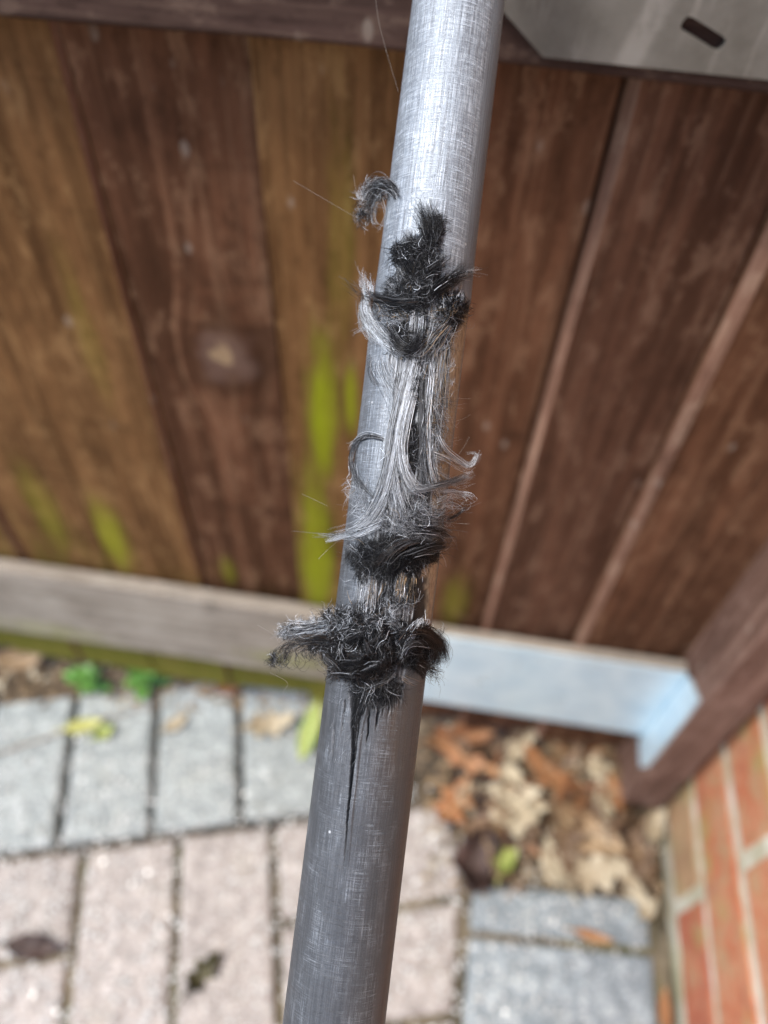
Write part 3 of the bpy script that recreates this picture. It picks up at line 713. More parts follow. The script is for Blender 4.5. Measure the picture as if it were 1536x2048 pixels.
def wisp(fb, ctrl, n, spread, cols, rad=0.06, curl=2.0, flare=1.0, liftj=0.4, lo=0.6, start=0.15, freq=2.0, taper=0.35):
    n = int(n * 1.3) if n > 6 else n
    if n > 12: spread, curl, lo, start = spread * 1.08, curl * 1.6, lo * 0.88, start * 1.4
    c = np.array([(q[0], q[1], q[2] if len(q) > 2 else 0.5) for q in ctrl], float)
    m = len(c)
    tt = np.linspace(0, 1, m)[None, :, None]
    off = rng.normal(0, spread, (n, 1, 2)) * (0.6 + (flare - 0.6) * tt) + rng.normal(0, spread * 0.25, (n, m, 2))
    C = np.repeat(c[None], n, 0); C[..., :2] += off; C[..., 2] = C[..., 2] * rng.uniform(0.5, 1.3, (n, 1)) + rng.normal(0, liftj, (n, 1)) * tt[..., 0]
    t0 = rng.uniform(0, start, (n, 1)); t1 = rng.uniform(lo, 1, (n, 1))
    t = t0 + (t1 - t0) * np.linspace(0, 1, KP)[None]
    P = catmull(C, t)
    ph = rng.uniform(0, 6.28, (n, 1, 2)); fr = rng.uniform(0.5, 1.5, (n, 1, 2)) * freq * 3.0
    s = np.linspace(0, 1, KP)[None, :, None]
    P[..., :2] += np.sin(s * fr + ph) * curl * (s ** 1.3) * rng.uniform(0.3, 1.5, (n, 1, 1))
    fb.add(P[..., 0], P[..., 1], P[..., 2], palette(cols, n), rad * 0.00078 * np.exp(rng.normal(0, 0.32, n)), taper)
def clump(fb, cx, cy, rx, ry, n, L, bias, wob, cols, lift=2.5, rot=0.0, curv=2.0, rad=0.07, lift0=0.2):
    n = int(n * 1.2); wob *= 1.25; lift *= 0.85
    a = rng.uniform(0, 6.283, n); q = np.sqrt(rng.random(n))
    dx = np.cos(a) * q * rx; dy = np.sin(a) * q * ry; ca, sa = math.cos(rot), math.sin(rot)
    x = cx + dx * ca - dy * sa; y = cy + dx * sa + dy * ca
    nl = max(5, n // 16); lk = rng.integers(0, nl, n); mat = rng.random(n) < 0.72     # most strands mat together into locks
    la = bias + rng.normal(0, wob, nl); lkv = rng.normal(0, curv, nl); tight = 3.2
    x = np.where(mat, x[lk] + rng.normal(0, tight, n), x); y = np.where(mat, y[lk] + rng.normal(0, tight, n), y); q = np.where(mat, q[lk], q)
    ang = np.where(mat, la[lk] + rng.normal(0, 0.22, n), bias + rng.normal(0, wob * 1.2, n)); ku = np.where(mat, lkv[lk] + rng.normal(0, 0.5, n), rng.normal(0, curv, n)); ln = L * rng.uniform(0.5, 1.3, n)
    t = np.linspace(0, 1, KP)[None]
    A = ang[:, None] + ku[:, None] * t + np.sin(t * rng.uniform(2, 7, (n, 1)) + rng.uniform(0, 6, (n, 1))) * 0.45
    st = ln[:, None] / KP
    X = x[:, None] + np.cumsum(np.cos(A), 1) * st - np.cos(ang)[:, None] * ln[:, None] * 0.4
    Y = y[:, None] + np.cumsum(np.sin(A), 1) * st - np.sin(ang)[:, None] * ln[:, None] * 0.4
    prof = np.sqrt(np.clip(1 - q ** 2, 0.02, 1))
    ll = rng.random(nl); Lf = lift0 + 0.85 * lift * (prof * np.where(mat, np.clip(ll[lk] + rng.normal(0, .12, n), 0, 1), rng.random(n)) ** 0.7)[:, None] * (0.6 + 0.4 * np.sin(t * 3.14))
    fb.add(X, Y, Lf, palette(cols, n), rad * 0.0008 * np.exp(rng.normal(0, 0.32, n)))
def hair(ctrl, rad=0.035, col=LG, name='loose_fibre'):
    fb = Fib(); c = np.array([(q[0], q[1], q[2] if len(q) > 2 else 1.0) for q in ctrl], float)[None]
    P = catmull(c, np.linspace(0, 1, KP)[None]); fb.add(P[..., 0], P[..., 1], P[..., 2], np.array([col]), [rad * 0.001], 0.8)
    return fb.build(name, kind=None)

MIXB = [(BK, 6), (DG, 3), (GR, 1), (LG, 0.35), (SV, 0.12)]; MIXG = [(BK, 2), (DG, 3), (GR, 3), (LG, 2), (SV, 1)]; MIXS = [(SV, 5), (LG, 2.5), (GR, 2), (WH, 2), (DG, 1.6), (BK, .5)]
MIXC = [(BK, 7), (DG, 4), (BR, 1.2), (GR, 1.5), (LG, 0.6), (SV, 0.5), (WH, 0.15)]

MIXK = [(BK, 4), (DG, 3), (GR, 2), (LG, 1.2), (SV, .8), (WH, .3)]
# small curl at the upper left
fb = Fib()
wisp(fb, [(792, 398, .3), (778, 374, 1.2), (752, 372, 1.5), (735, 405, 1.2), (722, 458, .6)], 90, 7, MIXK, 0.05, 6, 1.0, lo=0.6)
wisp(fb, [(800, 395, .2), (775, 368, 1.2), (745, 366, 1.5), (718, 398, 1.2)], 50, 5, MIXK, 0.05, 5, 1.6)
clump(fb, 731, 420, 14, 36, 330, 22, 1.9, 0.9, MIXK, 2.0, 0.25, 3.0, 0.05)
clump(fb, 748, 384, 26, 18, 330, 24, 0.6, 1.4, MIXK, 2.0, 0.1, 3.2, 0.05)
clump(fb, 722, 396, 10, 10, 60, 22, 2.8, 0.9, [(LG, 2), (SV, 2), (WH, 1)], 1.0, 0.1, 2.0, 0.042)
wisp(fb, [(765, 395, 1), (771, 425, 1), (766, 448, .8), (752, 462, .6)], 10, 3, [(LG, 2), (TN, 1)], 0.05, 2, 1.5)
wisp(fb, [(760, 390, 1), (748, 420, 1), (752, 445, .8), (768, 456, .6)], 10, 2, [(LG, 2), (TN, 1)], 0.05, 2, 1.5)
fb.build('fibre_tuft', 'small grey and black curl of frayed fibre')
# pointed black tuft
fb = Fib()
clump(fb, 834, 512, 46, 32, 800, 40, -0.9, 0.9, MIXB, 3.2, 0.2, 1.8, 0.075)
clump(fb, 863, 468, 19, 36, 360, 34, -1.35, 0.6, MIXB, 2.6, 0.1, 1.2, 0.07)
wisp(fb, [(862, 490, 1), (858, 450, 1.8), (852, 420, 1.8), (842, 398, 1.2)], 110, 8, MIXB, 0.06, 4, 1.7, lo=0.55)
wisp(fb, [(850, 480, 1), (845, 445, 1.5), (828, 415, 1.0)], 22, 4, MIXB, 0.05, 3, 1.4)
wisp(fb, [(868, 480, 1), (874, 450, 1.5), (873, 425, 1.2)], 30, 5, MIXB, 0.05, 4, 1.2)
wisp(fb, [(855, 540, 1), (885, 520, 2), (892, 505, 1.5)], 40, 8, MIXB, 0.05, 4, 1.3)
fb.build('fibre_tuft', 'pointed black tuft of fibres')
# grey-black middle mass with side wisps
fb = Fib()
clump(fb, 845, 552, 34, 26, 420, 36, -0.8, 1.0, MIXB, 2.4, 0.2, 2.0, 0.065)
clump(fb, 835, 585, 50, 40, 800, 40, 1.7, 1.1, [(BK, 6), (DG, 4), (GR, 2), (LG, .6), (SV, .2)], 3.0, 0, 2.2, 0.065)
clump(fb, 800, 575, 26, 24, 260, 32, 0.4, 0.8, [(GR, 3), (LG, 2), (DG, 2)], 1.6, 0, 1.5, 0.05)
wisp(fb, [(860, 590, 1.5), (890, 568, 2), (915, 552, 1.5), (932, 532, 1)], 110, 7, MIXB, 0.06, 4, 1.3, lo=0.6)
wisp(fb, [(880, 575, 1.2), (910, 553, 1.5), (938, 543, 1.0), (962, 541, .5)], 40, 4, MIXS, 0.05, 3, 1.3, lo=0.7)
wisp(fb, [(850, 605, 1.5), (790, 604, 2.2), (735, 592, 1.2), (688, 563, .4)], 56, 7, [(BK, 4), (DG, 3), (BR, 1), (GR, 1)], 0.06, 4, 1.0, lo=0.7)
wisp(fb, [(840, 610, 1), (790, 612, 1.8), (745, 600, 1.2)], 50, 10, MIXB, 0.06, 4, 1.2)
fb.build('fibre_tuft', 'grey and black matted fibres with sideways wisps')
# pale tuft on the left edge sweeping down
fb = Fib()
wisp(fb, [(738, 610, .8), (732, 580, 1), (726, 558, .8), (722, 534, .5)], 34, 4, MIXS, 0.05, 3, 1.4, lo=0.6)
wisp(fb, [(745, 600, .8), (742, 575, 1), (737, 550, .6)], 22, 4, MIXS, 0.05, 2, 1.4, lo=0.6)
wisp(fb, [(728, 590, .6), (732, 630, 1.2), (752, 665, 1.5), (785, 690, 1.2), (815, 706, .5)], 130, 9, MIXS, 0.055, 3, 1.0, lo=0.6)
wisp(fb, [(724, 600, .4), (724, 635, .8), (740, 670, 1.0), (770, 690, .8)], 40, 4, [(TN, 1), (LG, 2), (SV, 2)], 0.045, 3, 1.2)
clump(fb, 775, 625, 36, 34, 420, 40, 0.9, 0.9, [(GR, 3), (LG, 3), (DG, 2), (TN, .7), (SV, 1)], 2.4, 0.3, 2.0, 0.05)
wisp(fb, [(745, 640, .8), (728, 655, .8), (705, 668, .4)], 14, 2, MIXS, 0.055, 2, 1.2)
wisp(fb, [(775, 650, 1), (795, 690, 1.6), (830, 705, 1.4), (860, 680, 1.4)], 80, 8, MIXG, 0.05, 4, 1.1)
fb.build('fibre_tuft', 'pale tuft sweeping down from the left edge')
# right black tuft and pale points
fb = Fib()
clump(fb, 905, 620, 26, 34, 520, 34, 1.9, 0.9, MIXB + [(TN, 0.4)], 2.6, 0.2, 1.8, 0.06)
for (x, y) in ((903, 574), (925, 578), (912, 585), (890, 588)):
    wisp(fb, [(x - 4, y + 52, .3), (x - 1, y + 25, .5), (x, y, .5)], 34, 4.5, MIXS, 0.055, 1.0, 0.25, lo=0.6)
clump(fb, 880, 665, 26, 40, 300, 46, 2.2, 0.5, [(LG, 2), (GR, 2), (BK, 3), (TN, .8), (SV, 1)], 2.0, 0.3, 1.2, 0.05)
wisp(fb, [(905, 640, 1), (885, 665, 1.6), (865, 690, 1.4), (845, 712, .6)], 70, 8, MIXG + [(TN, 2)], 0.055, 3, 1.2)
fb.build('fibre_tuft', 'black tuft with pale upright points on the right edge')
# dark hollow with ring of black fibre
fb = Fib()
clump(fb, 812, 676, 40, 24, 520, 40, 0.3, 0.5, MIXB, 2.0, 0.0, 1.6, 0.07)
wisp(fb, [(785, 660, 1), (790, 690, 1.6), (815, 700, 1.6), (838, 680, 1.5), (842, 650, 1)], 150, 7, MIXB, 0.065, 3, 1.0, lo=0.7)
for x in (822, 832, 840):
    wisp(fb, [(x + 4, 615, .6), (x + 2, 650, .8), (x - 3, 690, .6), (x - 6, 730, .4)], 40, 4, MIXS, 0.05, 1, 0.9, lo=0.7)
fb.build('fibre_tuft', 'black hollow ringed with fibres')
# the long straight strands of the peeled layer
fb = Fib()
wisp(fb, [(832, 700, .4), (812, 780, .7), (795, 850, 1.1), (782, 930, 1.5), (762, 1000, 1.6), (722, 1052, 1.5), (668, 1070, .8)], 170, 7, MIXS, 0.06, 1.5, 1.0, lo=0.72, liftj=0.2)
wisp(fb, [(822, 710, .4), (806, 780, .7), (788, 860, 1.0), (776, 950, 1.4), (756, 1010, 1.2), (735, 1050, .8)], 120, 6, MIXS, 0.065, 1.0, 1.0, lo=0.7, liftj=0.2)
wisp(fb, [(838, 730, .4), (820, 800, .7), (802, 880, 1.2), (806, 935, 1.6), (826, 972, 1.6), (852, 982, 1.2)], 170, 7, MIXS, 0.06, 1.2, 1.0, lo=0.8, liftj=0.2)
wisp(fb, [(812, 985, 1.2), (850, 978, 1.6), (895, 967, 1.4), (925, 957, 1), (948, 948, .6)], 70, 4.5, [(GR, 3), (LG, 3), (SV, 2), (DG, 2)], 0.055, 2, 0.9, lo=0.75)
wisp(fb, [(785, 880, .8), (790, 960, 1.2), (800, 1010, 1.2), (815, 1050, .8)], 90, 8, MIXS, 0.055, 2, 1.4, lo=0.7)
wisp(fb, [(790, 890, .8), (785, 960, 1.2), (792, 1010, 1.3), (785, 1060, .8)], 70, 7, MIXS, 0.055, 2, 1.3, lo=0.7)
wisp(fb, [(866, 720, .4), (860, 800, .6), (852, 880, .8), (862, 950, .9), (880, 1000, .8)], 130, 9, MIXS + [(DG, 2), (TN, .6)], 0.055, 2, 0.9, lo=0.6)
wisp(fb, [(846, 740, .4), (848, 850, .8), (850, 940, .8), (848, 1000, .6)], 90, 7, [(DG, 3), (GR, 3), (LG, 2)], 0.055, 3, 1.0, lo=0.6)
wisp(fb, [(760, 700, .2), (765, 740, .3), (790, 790, .5), (800, 850, .6)], 50, 10, [(LG, 3), (SV, 3), (GR, 1)], 0.045, 3, 1.0)
wisp(fb, [(890, 690, .3), (882, 760, .6), (876, 820, .8), (880, 880, .8)], 90, 9, [(GR, 3), (TN, 2), (LG, 2), (DG, 2)], 0.05, 4, 1.1)
fb.build('fibre_bundle', 'long straight silver strands of the peeled layer')
# black lint inside the split
fb = Fib()
clump(fb, 824, 890, 17, 48, 340, 30, 1.5, 1.0, MIXB, 1.4, 0.05, 2.4, 0.055)
clump(fb, 829, 785, 13, 42, 240, 26, 1.5, 1.0, MIXB, 1.2, 0.1, 2.4, 0.055)
clump(fb, 838, 745, 18, 30, 160, 30, 1.8, 0.8, MIXG, 1.2, 0.1, 2.0, 0.05)
fb.build('fibre_tuft', 'black lint inside the split')
# loop on the left side
fb = Fib()
wisp(fb, [(768, 880, .4), (738, 873, .8), (712, 884, .9), (702, 915, .9), (708, 950, .8), (735, 985, .6), (755, 1000, .4)], 46, 2.6, [(DG, 3), (GR, 3), (LG, 2)], 0.05, 1.5, 1.1, lo=0.8)
wisp(fb, [(770, 876, .3), (730, 870, .6), (705, 890, .6), (698, 905, .4)], 24, 2.5, MIXS, 0.045, 2, 1.4)
wisp(fb, [(702, 915, .6), (704, 960, .6), (700, 990, .4)], 16, 5, MIXS, 0.045, 3, 1.4)
wisp(fb, [(742, 700, .3), (740, 740, .4), (748, 765, .4), (770, 775, .3)], 18, 2.5, [(GR, 2), (LG, 2), (DG, 1)], 0.05, 2, 1)
clump(fb, 735, 1000, 38, 36, 160, 50, 1.2, 0.5, [(LG, 3), (GR, 2), (SV, 2)], 0.5, 0, 1.0, 0.04)
clump(fb, 700, 975, 10, 25, 34, 26, 3.6, 0.8, [(LG, 2), (SV, 2), (TN, .5)], 0.6, 0, 1.4, 0.04)
fb.build('fibre_tuft', 'thin loop of fibres on the left side')
# fine hairs curling out on the right
fb = Fib()
clump(fb, 868, 860, 24, 90, 380, 46, 1.3, 0.9, [(GR, 3), (LG, 3), (SV, 1), (DG, 2), (TN, .8)], 1.6, 0.1, 2.2, 0.042)
wisp(fb, [(872, 860, .8), (890, 895, 1.4), (915, 918, 1.2), (938, 932, 1), (953, 915, .9), (955, 905, .7), (935, 906, .6)], 26, 3, MIXS, 0.045, 2.5, 1.0, lo=0.6)
wisp(fb, [(870, 905, .8), (900, 918, 1.2), (930, 934, 1), (945, 928, .6)], 24, 5, MIXS + [(TN, 1)], 0.045, 3, 1.3)
wisp(fb, [(875, 985, .8), (905, 983, 1.2), (935, 990, .9), (958, 1000, .4)], 22, 4, MIXS, 0.045, 3, 1.2, lo=0.6)
wisp(fb, [(870, 1010, .8), (900, 1002, 1), (925, 1010, .9), (950, 1000, .4)], 20, 5, MIXS, 0.045, 4, 1.4, lo=0.5)
wisp(fb, [(895, 1040, .8), (915, 1030, .8), (934, 1012, .4)], 24, 2, [(DG, 3), (GR, 1)], 0.05, 1, 0.6, lo=0.7)
wisp(fb, [(865, 940, .8), (892, 958, 1.0), (915, 975, .7), (940, 975, .4)], 20, 6, MIXS + [(TN, 1)], 0.04, 4, 1.4, lo=0.5)
wisp(fb, [(860, 800, .6), (885, 840, .8), (900, 870, .5)], 26, 8, MIXS, 0.04, 4, 1.4, lo=0.5)
clump(fb, 893, 760, 14, 60, 70, 34, 0.2, 1.2, MIXS + [(TN, 2)], 0.8, 0.1, 1.4, 0.038)
clump(fb, 885, 1020, 20, 40, 90, 40, 0.2, 0.9, MIXS + [(TN, 2)], 0.8, 0.1, 1.4, 0.04)
fb.build('fibre_tuft', 'fine pale hairs curling out on the right')
# grey fluff and black wad
fb = Fib()
clump(fb, 830, 1045, 62, 36, 800, 60, 0.25, 0.6, [(GR, 4), (LG, 3), (DG, 3), (SV, 1.2)], 2.6, 0.1, 1.6, 0.05)
wisp(fb, [(770, 1040, .8), (730, 1060, 1.4), (690, 1070, 1.2), (650, 1076, .8)], 80, 6, MIXS, 0.055, 2, 0.9, lo=0.6)
wisp(fb, [(740, 1062, .8), (700, 1068, .9), (640, 1070, .6), (590, 1066, .3)], 12, 2.5, MIXS, 0.042, 2, 1.4, lo=0.7)
wisp(fb, [(700, 1068, .8), (670, 1078, .8), (652, 1082, .4)], 14, 2, [(WH, 1), (SV, 1)], 0.06, 0.5, 0.8)
wisp(fb, [(830, 1060, 1.4), (870, 1062, 1.6), (895, 1070, 1.2), (900, 1085, .8)], 80, 8, MIXG, 0.05, 3, 1.0)
fb.build('fibre_tuft', 'grey fluff above the black wad')
fb = Fib()
clump(fb, 795, 1112, 84, 28, 1500, 42, -0.2, 0.7, [(BK, 9), (DG, 1.6), (GR, .35), (LG, .15)], 3.0, -0.12, 1.5, 0.075)
clump(fb, 745, 1118, 46, 30, 420, 40, 0.2, 0.7, [(BK, 4), (DG, 3), (GR, 1)], 3.0, 0.1, 1.6, 0.06)
clump(fb, 775, 1142, 70, 14, 320, 30, 1.2, 0.6, MIXB, 2.2, -0.15, 1.2, 0.06)
wisp(fb, [(810, 1110, 2), (850, 1098, 2.4), (880, 1090, 1.6), (897, 1078, .8)], 90, 7, MIXB, 0.06, 3, 0.9, lo=0.7)
wisp(fb, [(840, 1080, 2), (800, 1092, 3.4), (770, 1115, 3.2), (765, 1130, 2.5)], 70, 7, [(BR, 2), (DG, 3), (GR, 1.5)], 0.055, 3, 1.0)
wisp(fb, [(690, 1085, .5), (705, 1100, .8), (720, 1115, 1)], 30, 5, MIXG, 0.05, 3, 1)
fb.build('fibre_tuft', 'black wad of matted fibres')
# raw layer below the wad
fb = Fib()
for x, col in ((722, MIXS), (742, MIXS + [(TN, 3)]), (770, [(DG, 3), (GR, 2), (LG, 1)]), (800, MIXG + [(TN, 4)]), (822, MIXB + [(TN, 2)])):
    wisp(fb, [(x + 6, 1140, .3), (x + 2, 1175, .4), (x - 3, 1225, .4)], 90, 6, col, 0.055, 1.5, 1.0, lo=0.65)
clump(fb, 790, 1205, 34, 20, 240, 26, 0.5, 1.5, MIXG, 1.6, 0, 2.0, 0.05)
fb.build('fibre_bundle', 'short upright strands of the raw layer')
# the big frayed collar
fb = Fib()
MIXL = [(SV, 2), (WH, 1.2), (LG, 2), (GR, 2), (DG, 2), (BK, 2)]
clump(fb, 735, 1285, 92, 58, 2400, 34, 0.8, 2.4, MIXC, 5.0, 0.05, 3.4, 0.07)
clump(fb, 700, 1245, 62, 26, 700, 28, 0.2, 2.2, MIXC + [(LG, 1.2), (SV, .8)], 4.4, 0.1, 3.2, 0.055)
clump(fb, 715, 1330, 68, 30, 1100, 36, 0.6, 1.5, [(BK, 5), (BR, 2.5), (DG, 3), (GR, 1), (LG, .3)], 6.0, 0.0, 3.2, 0.065)
clump(fb, 790, 1275, 50, 46, 600, 36, 1.0, 1.6, MIXC, 5.0, 0.3, 3.0, 0.06)
for (x, y, a_, m_) in ((668, 1300, 2.0, MIXC), (700, 1335, 0.6, MIXB), (745, 1345, 0.1, MIXC), (775, 1320, -1.2, MIXB), (740, 1300, 1.2, MIXC), (705, 1275, -0.6, MIXB), (760, 1265, 2.4, MIXC), (655, 1325, 1.2, MIXC), (690, 1352, 0.3, MIXB), (725, 1315, 2.8, MIXC)):
    ca, sa = math.cos(a_), math.sin(a_); b_ = rnd.uniform(-26, 26)
    wisp(fb, [(x - ca * 26, y - sa * 20, 3.5), (x + sa * b_ * .5, y - ca * b_ * .5, 6.5), (x + ca * 22 + sa * b_, y + sa * 18 - ca * b_, 5.5), (x + ca * 34, y + sa * 26 - ca * b_ * 1.4, 4)], 34, 6.5, m_, 0.06, 4, 1.2, lo=0.65)
clump(fb, 745, 1262, 74, 50, 330, 26, 0.8, 2.6, [(LG, 3), (SV, 2), (GR, 3), (WH, .6)], 6.2, 0, 3.2, 0.042)
fb.build('fibre_tuft', 'bushy black collar of frayed fibres')
fb = Fib()   # left wing
for (x, y, rx_, ry_) in ((662, 1246, 26, 20), (632, 1254, 26, 17), (604, 1258, 24, 14), (578, 1264, 20, 10)):
    clump(fb, x, y, rx_, ry_, 260, 24, 2.9, 0.9, MIXL, 3.2, -0.1, 3.4, 0.05)
wisp(fb, [(660, 1248, 3), (620, 1254, 3), (585, 1262, 2), (552, 1267, 1)], 70, 7, MIXL, 0.05, 5, 0.8, lo=0.7)
wisp(fb, [(650, 1266, 2), (610, 1276, 2), (585, 1270, 1.6), (562, 1272, 1)], 40, 6, MIXL + [(TN, 1)], 0.045, 7, 1.2, lo=0.6)
wisp(fb, [(670, 1284, 3), (625, 1282, 3), (585, 1290, 2), (556, 1310, 1.4), (540, 1332, .8)], 60, 8, [(BK, 3), (DG, 3), (BR, 2), (GR, 1)], 0.045, 7, 0.8, lo=0.6)
clump(fb, 650, 1290, 34, 18, 320, 30, 2.6, 1.2, MIXC, 3.6, 0.0, 3.2, 0.052)
for k in range(46):
    x = rnd.uniform(556, 668); y = 1300 - (x - 556) * 0.12 + rnd.uniform(-8, 12); s_ = rnd.uniform(8, 24); fl = rnd.choice([1, -1])
    wisp(fb, [(x + 18, y - 10, 2), (x, y, 2), (x - s_ * .4 * fl, y + s_ * 1.0, 2), (x + s_ * .3 * fl, y + s_ * 1.7, 2), (x + s_ * 1.1 * fl, y + s_ * 0.9, 2)], rnd.choice([2, 3, 5]), 1.3, [(BK, 3), (DG, 3), (GR, 1), (BR, 1), (LG, .5)], 0.042, 3, 1.2)
clump(fb, 557, 1320, 20, 15, 150, 22, 2.2, 1.2, MIXC, 1.6, -0.5, 3.0, 0.048)
wisp(fb, [(628, 1245, 2), (625, 1235, 2), (618, 1220, 1)], 14, 4, MIXS, 0.05, 2, 1)
wisp(fb, [(655, 1235, 2), (648, 1225, 2), (640, 1216, 1)], 14, 5, MIXC, 0.05, 3, 1.4)
wisp(fb, [(552, 1300, 1), (545, 1325, .8), (535, 1333, .4)], 16, 3, [(BK, 3), (GR, 1)], 0.05, 2, 1.2)
fb.build('fibre_tuft', 'ragged grey wing of fibres on the left')
fb = Fib()   # right wing
wisp(fb, [(800, 1285, 3), (822, 1262, 4.5), (850, 1262, 4.5), (876, 1282, 3.5), (886, 1305, 2.5), (880, 1325, 1.5)], 260, 7, [(BK, 5), (DG, 3), (BR, 2), (GR, .6)], 0.06, 3, 0.9, lo=0.75)
wisp(fb, [(820, 1275, 4), (832, 1255, 4.5), (850, 1245, 4)], 120, 7, [(WH, 2), (SV, 3), (LG, 3), (GR, 2)], 0.055, 3, 1.0, lo=0.6)
wisp(fb, [(848, 1255, 4), (850, 1245, 4), (846, 1238, 3)], 30, 5, [(WH, 2), (DG, 2)], 0.05, 2, 1.2)
wisp(fb, [(845, 1270, 4), (868, 1292, 3), (868, 1318, 2.5), (850, 1330, 2)], 140, 8, [(BK, 4), (DG, 3), (GR, 1), (LG, .4)], 0.06, 3, 0.9, lo=0.7)
clump(fb, 835, 1305, 38, 24, 620, 44, 0.7, 0.7, [(BK, 5), (DG, 3), (GR, .8)], 4.2, 0.3, 1.8, 0.065)
wisp(fb, [(800, 1320, 3), (815, 1295, 4), (838, 1285, 4), (860, 1295, 3)], 70, 6, [(LG, 1), (GR, 2), (DG, 3)], 0.05, 3, 1)
wisp(fb, [(835, 1325, 3), (855, 1340, 2), (880, 1355, 1.2)], 90, 6, MIXB, 0.06, 4, 1.5, lo=0.6)
wisp(fb, [(862, 1330, 2), (862, 1350, 1.5), (865, 1375, .8)], 10, 5, MIXB, 0.045, 3, 1.6)
clump(fb, 872, 1288, 16, 30, 60, 30, 0.2, 1.0, [(BK, 3), (GR, 1), (SV, 1)], 2, 0.2, 1.6, 0.04)
fb.build('fibre_tuft', 'curled black wing of fibres on the right')
fb = Fib()   # thin black roots under the collar
clump(fb, 755, 1375, 46, 22, 420, 44, 1.8, 0.4, MIXB, 1.6, 0.0, 1.0, 0.055)
wisp(fb, [(735, 1360, .8), (724, 1400, .6), (712, 1450, .3), (707, 1500, .2)], 60, 8, MIXB, 0.05, 2, 0.3)
wisp(fb, [(765, 1360, 1), (762, 1395, .5), (757, 1420, .3)], 60, 14, MIXB, 0.05, 3, 0.9)
wisp(fb, [(800, 1350, 1.5), (820, 1362, 1), (838, 1366, .6)], 12, 3, [(TN, 1), (LG, 2)], 0.045, 2, 1)
wisp(fb, [(790, 1340, 2), (770, 1360, 1.4), (735, 1375, 1), (715, 1385, .5)], 16, 5, MIXG + [(TN, 1)], 0.04, 3, 1.2)
fb.build('fibre_tuft', 'short black roots under the collar')
# stiff flat splinters of the torn layers
fb = Fib()
for k in range(120):
    y = rnd.choice([rnd.uniform(570, 700), rnd.uniform(700, 1060), rnd.uniform(1150, 1200)])
    a_ = rnd.uniform(-0.35, 0.72); xc = (edge_l(y) + edge_r(y)) / 2 + a_ * (edge_r(y) - edge_l(y)) / 2
    L_ = rnd.uniform(16, 52) * (rnd.choice([1, -1]) if y < 1100 else 0.6); sk = rnd.uniform(-.22, .18); up = rnd.uniform(.2, 1.8)
    wisp(fb, [(xc, y, .1), (xc - L_ * (.125 - sk) * .5, y + L_ * .5, .2 + up * .4), (xc - L_ * (.125 - sk), y + L_, .2 + up)], rnd.choice([2, 4, 6]), 1.6, rnd.choice([MIXS, MIXS, MIXB, [(TN, 2), (LG, 1)]]), 0.085, 0.4, 0.5, lo=0.85, liftj=0.05, start=.05, taper=.25)
fb.build('splinter_layer', 'stiff pale splinters of the torn layers')
# hairs over the whole break
fb = Fib()
for k in range(260):
    y = rnd.uniform(560, 1240); a_ = rnd.uniform(-0.8, 0.9)
    xc = (edge_l(y) + edge_r(y)) / 2 + a_ * (edge_r(y) - edge_l(y)) / 2
    an = rnd.uniform(0, 6.28); L_ = rnd.uniform(14, 46); b_ = rnd.uniform(-14, 14)
    wisp(fb, [(xc, y, .4), (xc + math.cos(an) * L_ * .5 + b_ * math.sin(an), y + math.sin(an) * L_ * .5 - b_ * math.cos(an), 1.8), (xc + math.cos(an) * L_, y + math.sin(an) * L_, rnd.uniform(.5, 2.5))], 1, 2, [(LG, 3), (SV, 3), (TN, 1.2), (DG, 1)], 0.03, 2, 1, lo=0.8)
for k in range(60):   # short surface scratches standing off near the crack
    y = rnd.uniform(1380, 1520); xc = edge_l(y) + rnd.uniform(20, 90); an = rnd.uniform(0.9, 2.6); L_ = rnd.uniform(10, 34)
    wisp(fb, [(xc, y, .1), (xc + math.cos(an) * L_ * .5, y + math.sin(an) * L_ * .5, .2), (xc + math.cos(an) * L_, y + math.sin(an) * L_, .1)], 1, 1, [(LG, 3), (SV, 3)], 0.022, 1, 1, lo=0.8)
fb.build('fibre_tuft', 'stray fine hairs over the whole break')
for c_ in ([(747, -40, 1), (757, 40, 1), (775, 110, 1), (797, 184, .6)], [(587, 362, .4), (640, 393, .6), (712, 435, 1)], [(707, 350, .5), (710, 370, .6), (714, 388, .8)],
           [(604, 988, .4), (630, 1000, .6), (655, 1012, .8)], [(515, 1250, .5), (545, 1268, .8), (560, 1285, 1)], [(637, 1118, .4), (655, 1100, .6), (675, 1082, .8)],
           [(905, 795, .6), (922, 797, .5), (940, 797, .3)], [(900, 845, .6), (925, 838, .5), (941, 829, .3)], [(918, 908, .6), (930, 890, .5), (939, 873, .3)], [(900, 1045, .6), (918, 1047, .5), (938, 1048, .3)],
           [(540, 1345, .5), (575, 1365, 1), (566, 1385, .8), (572, 1402, .5)], [(895, 816, .6), (915, 816, .5), (926, 816, .3)]):
    hair(c_, 0.034 if c_[0][0] < 740 else 0.03, (0.42, 0.38, 0.34))

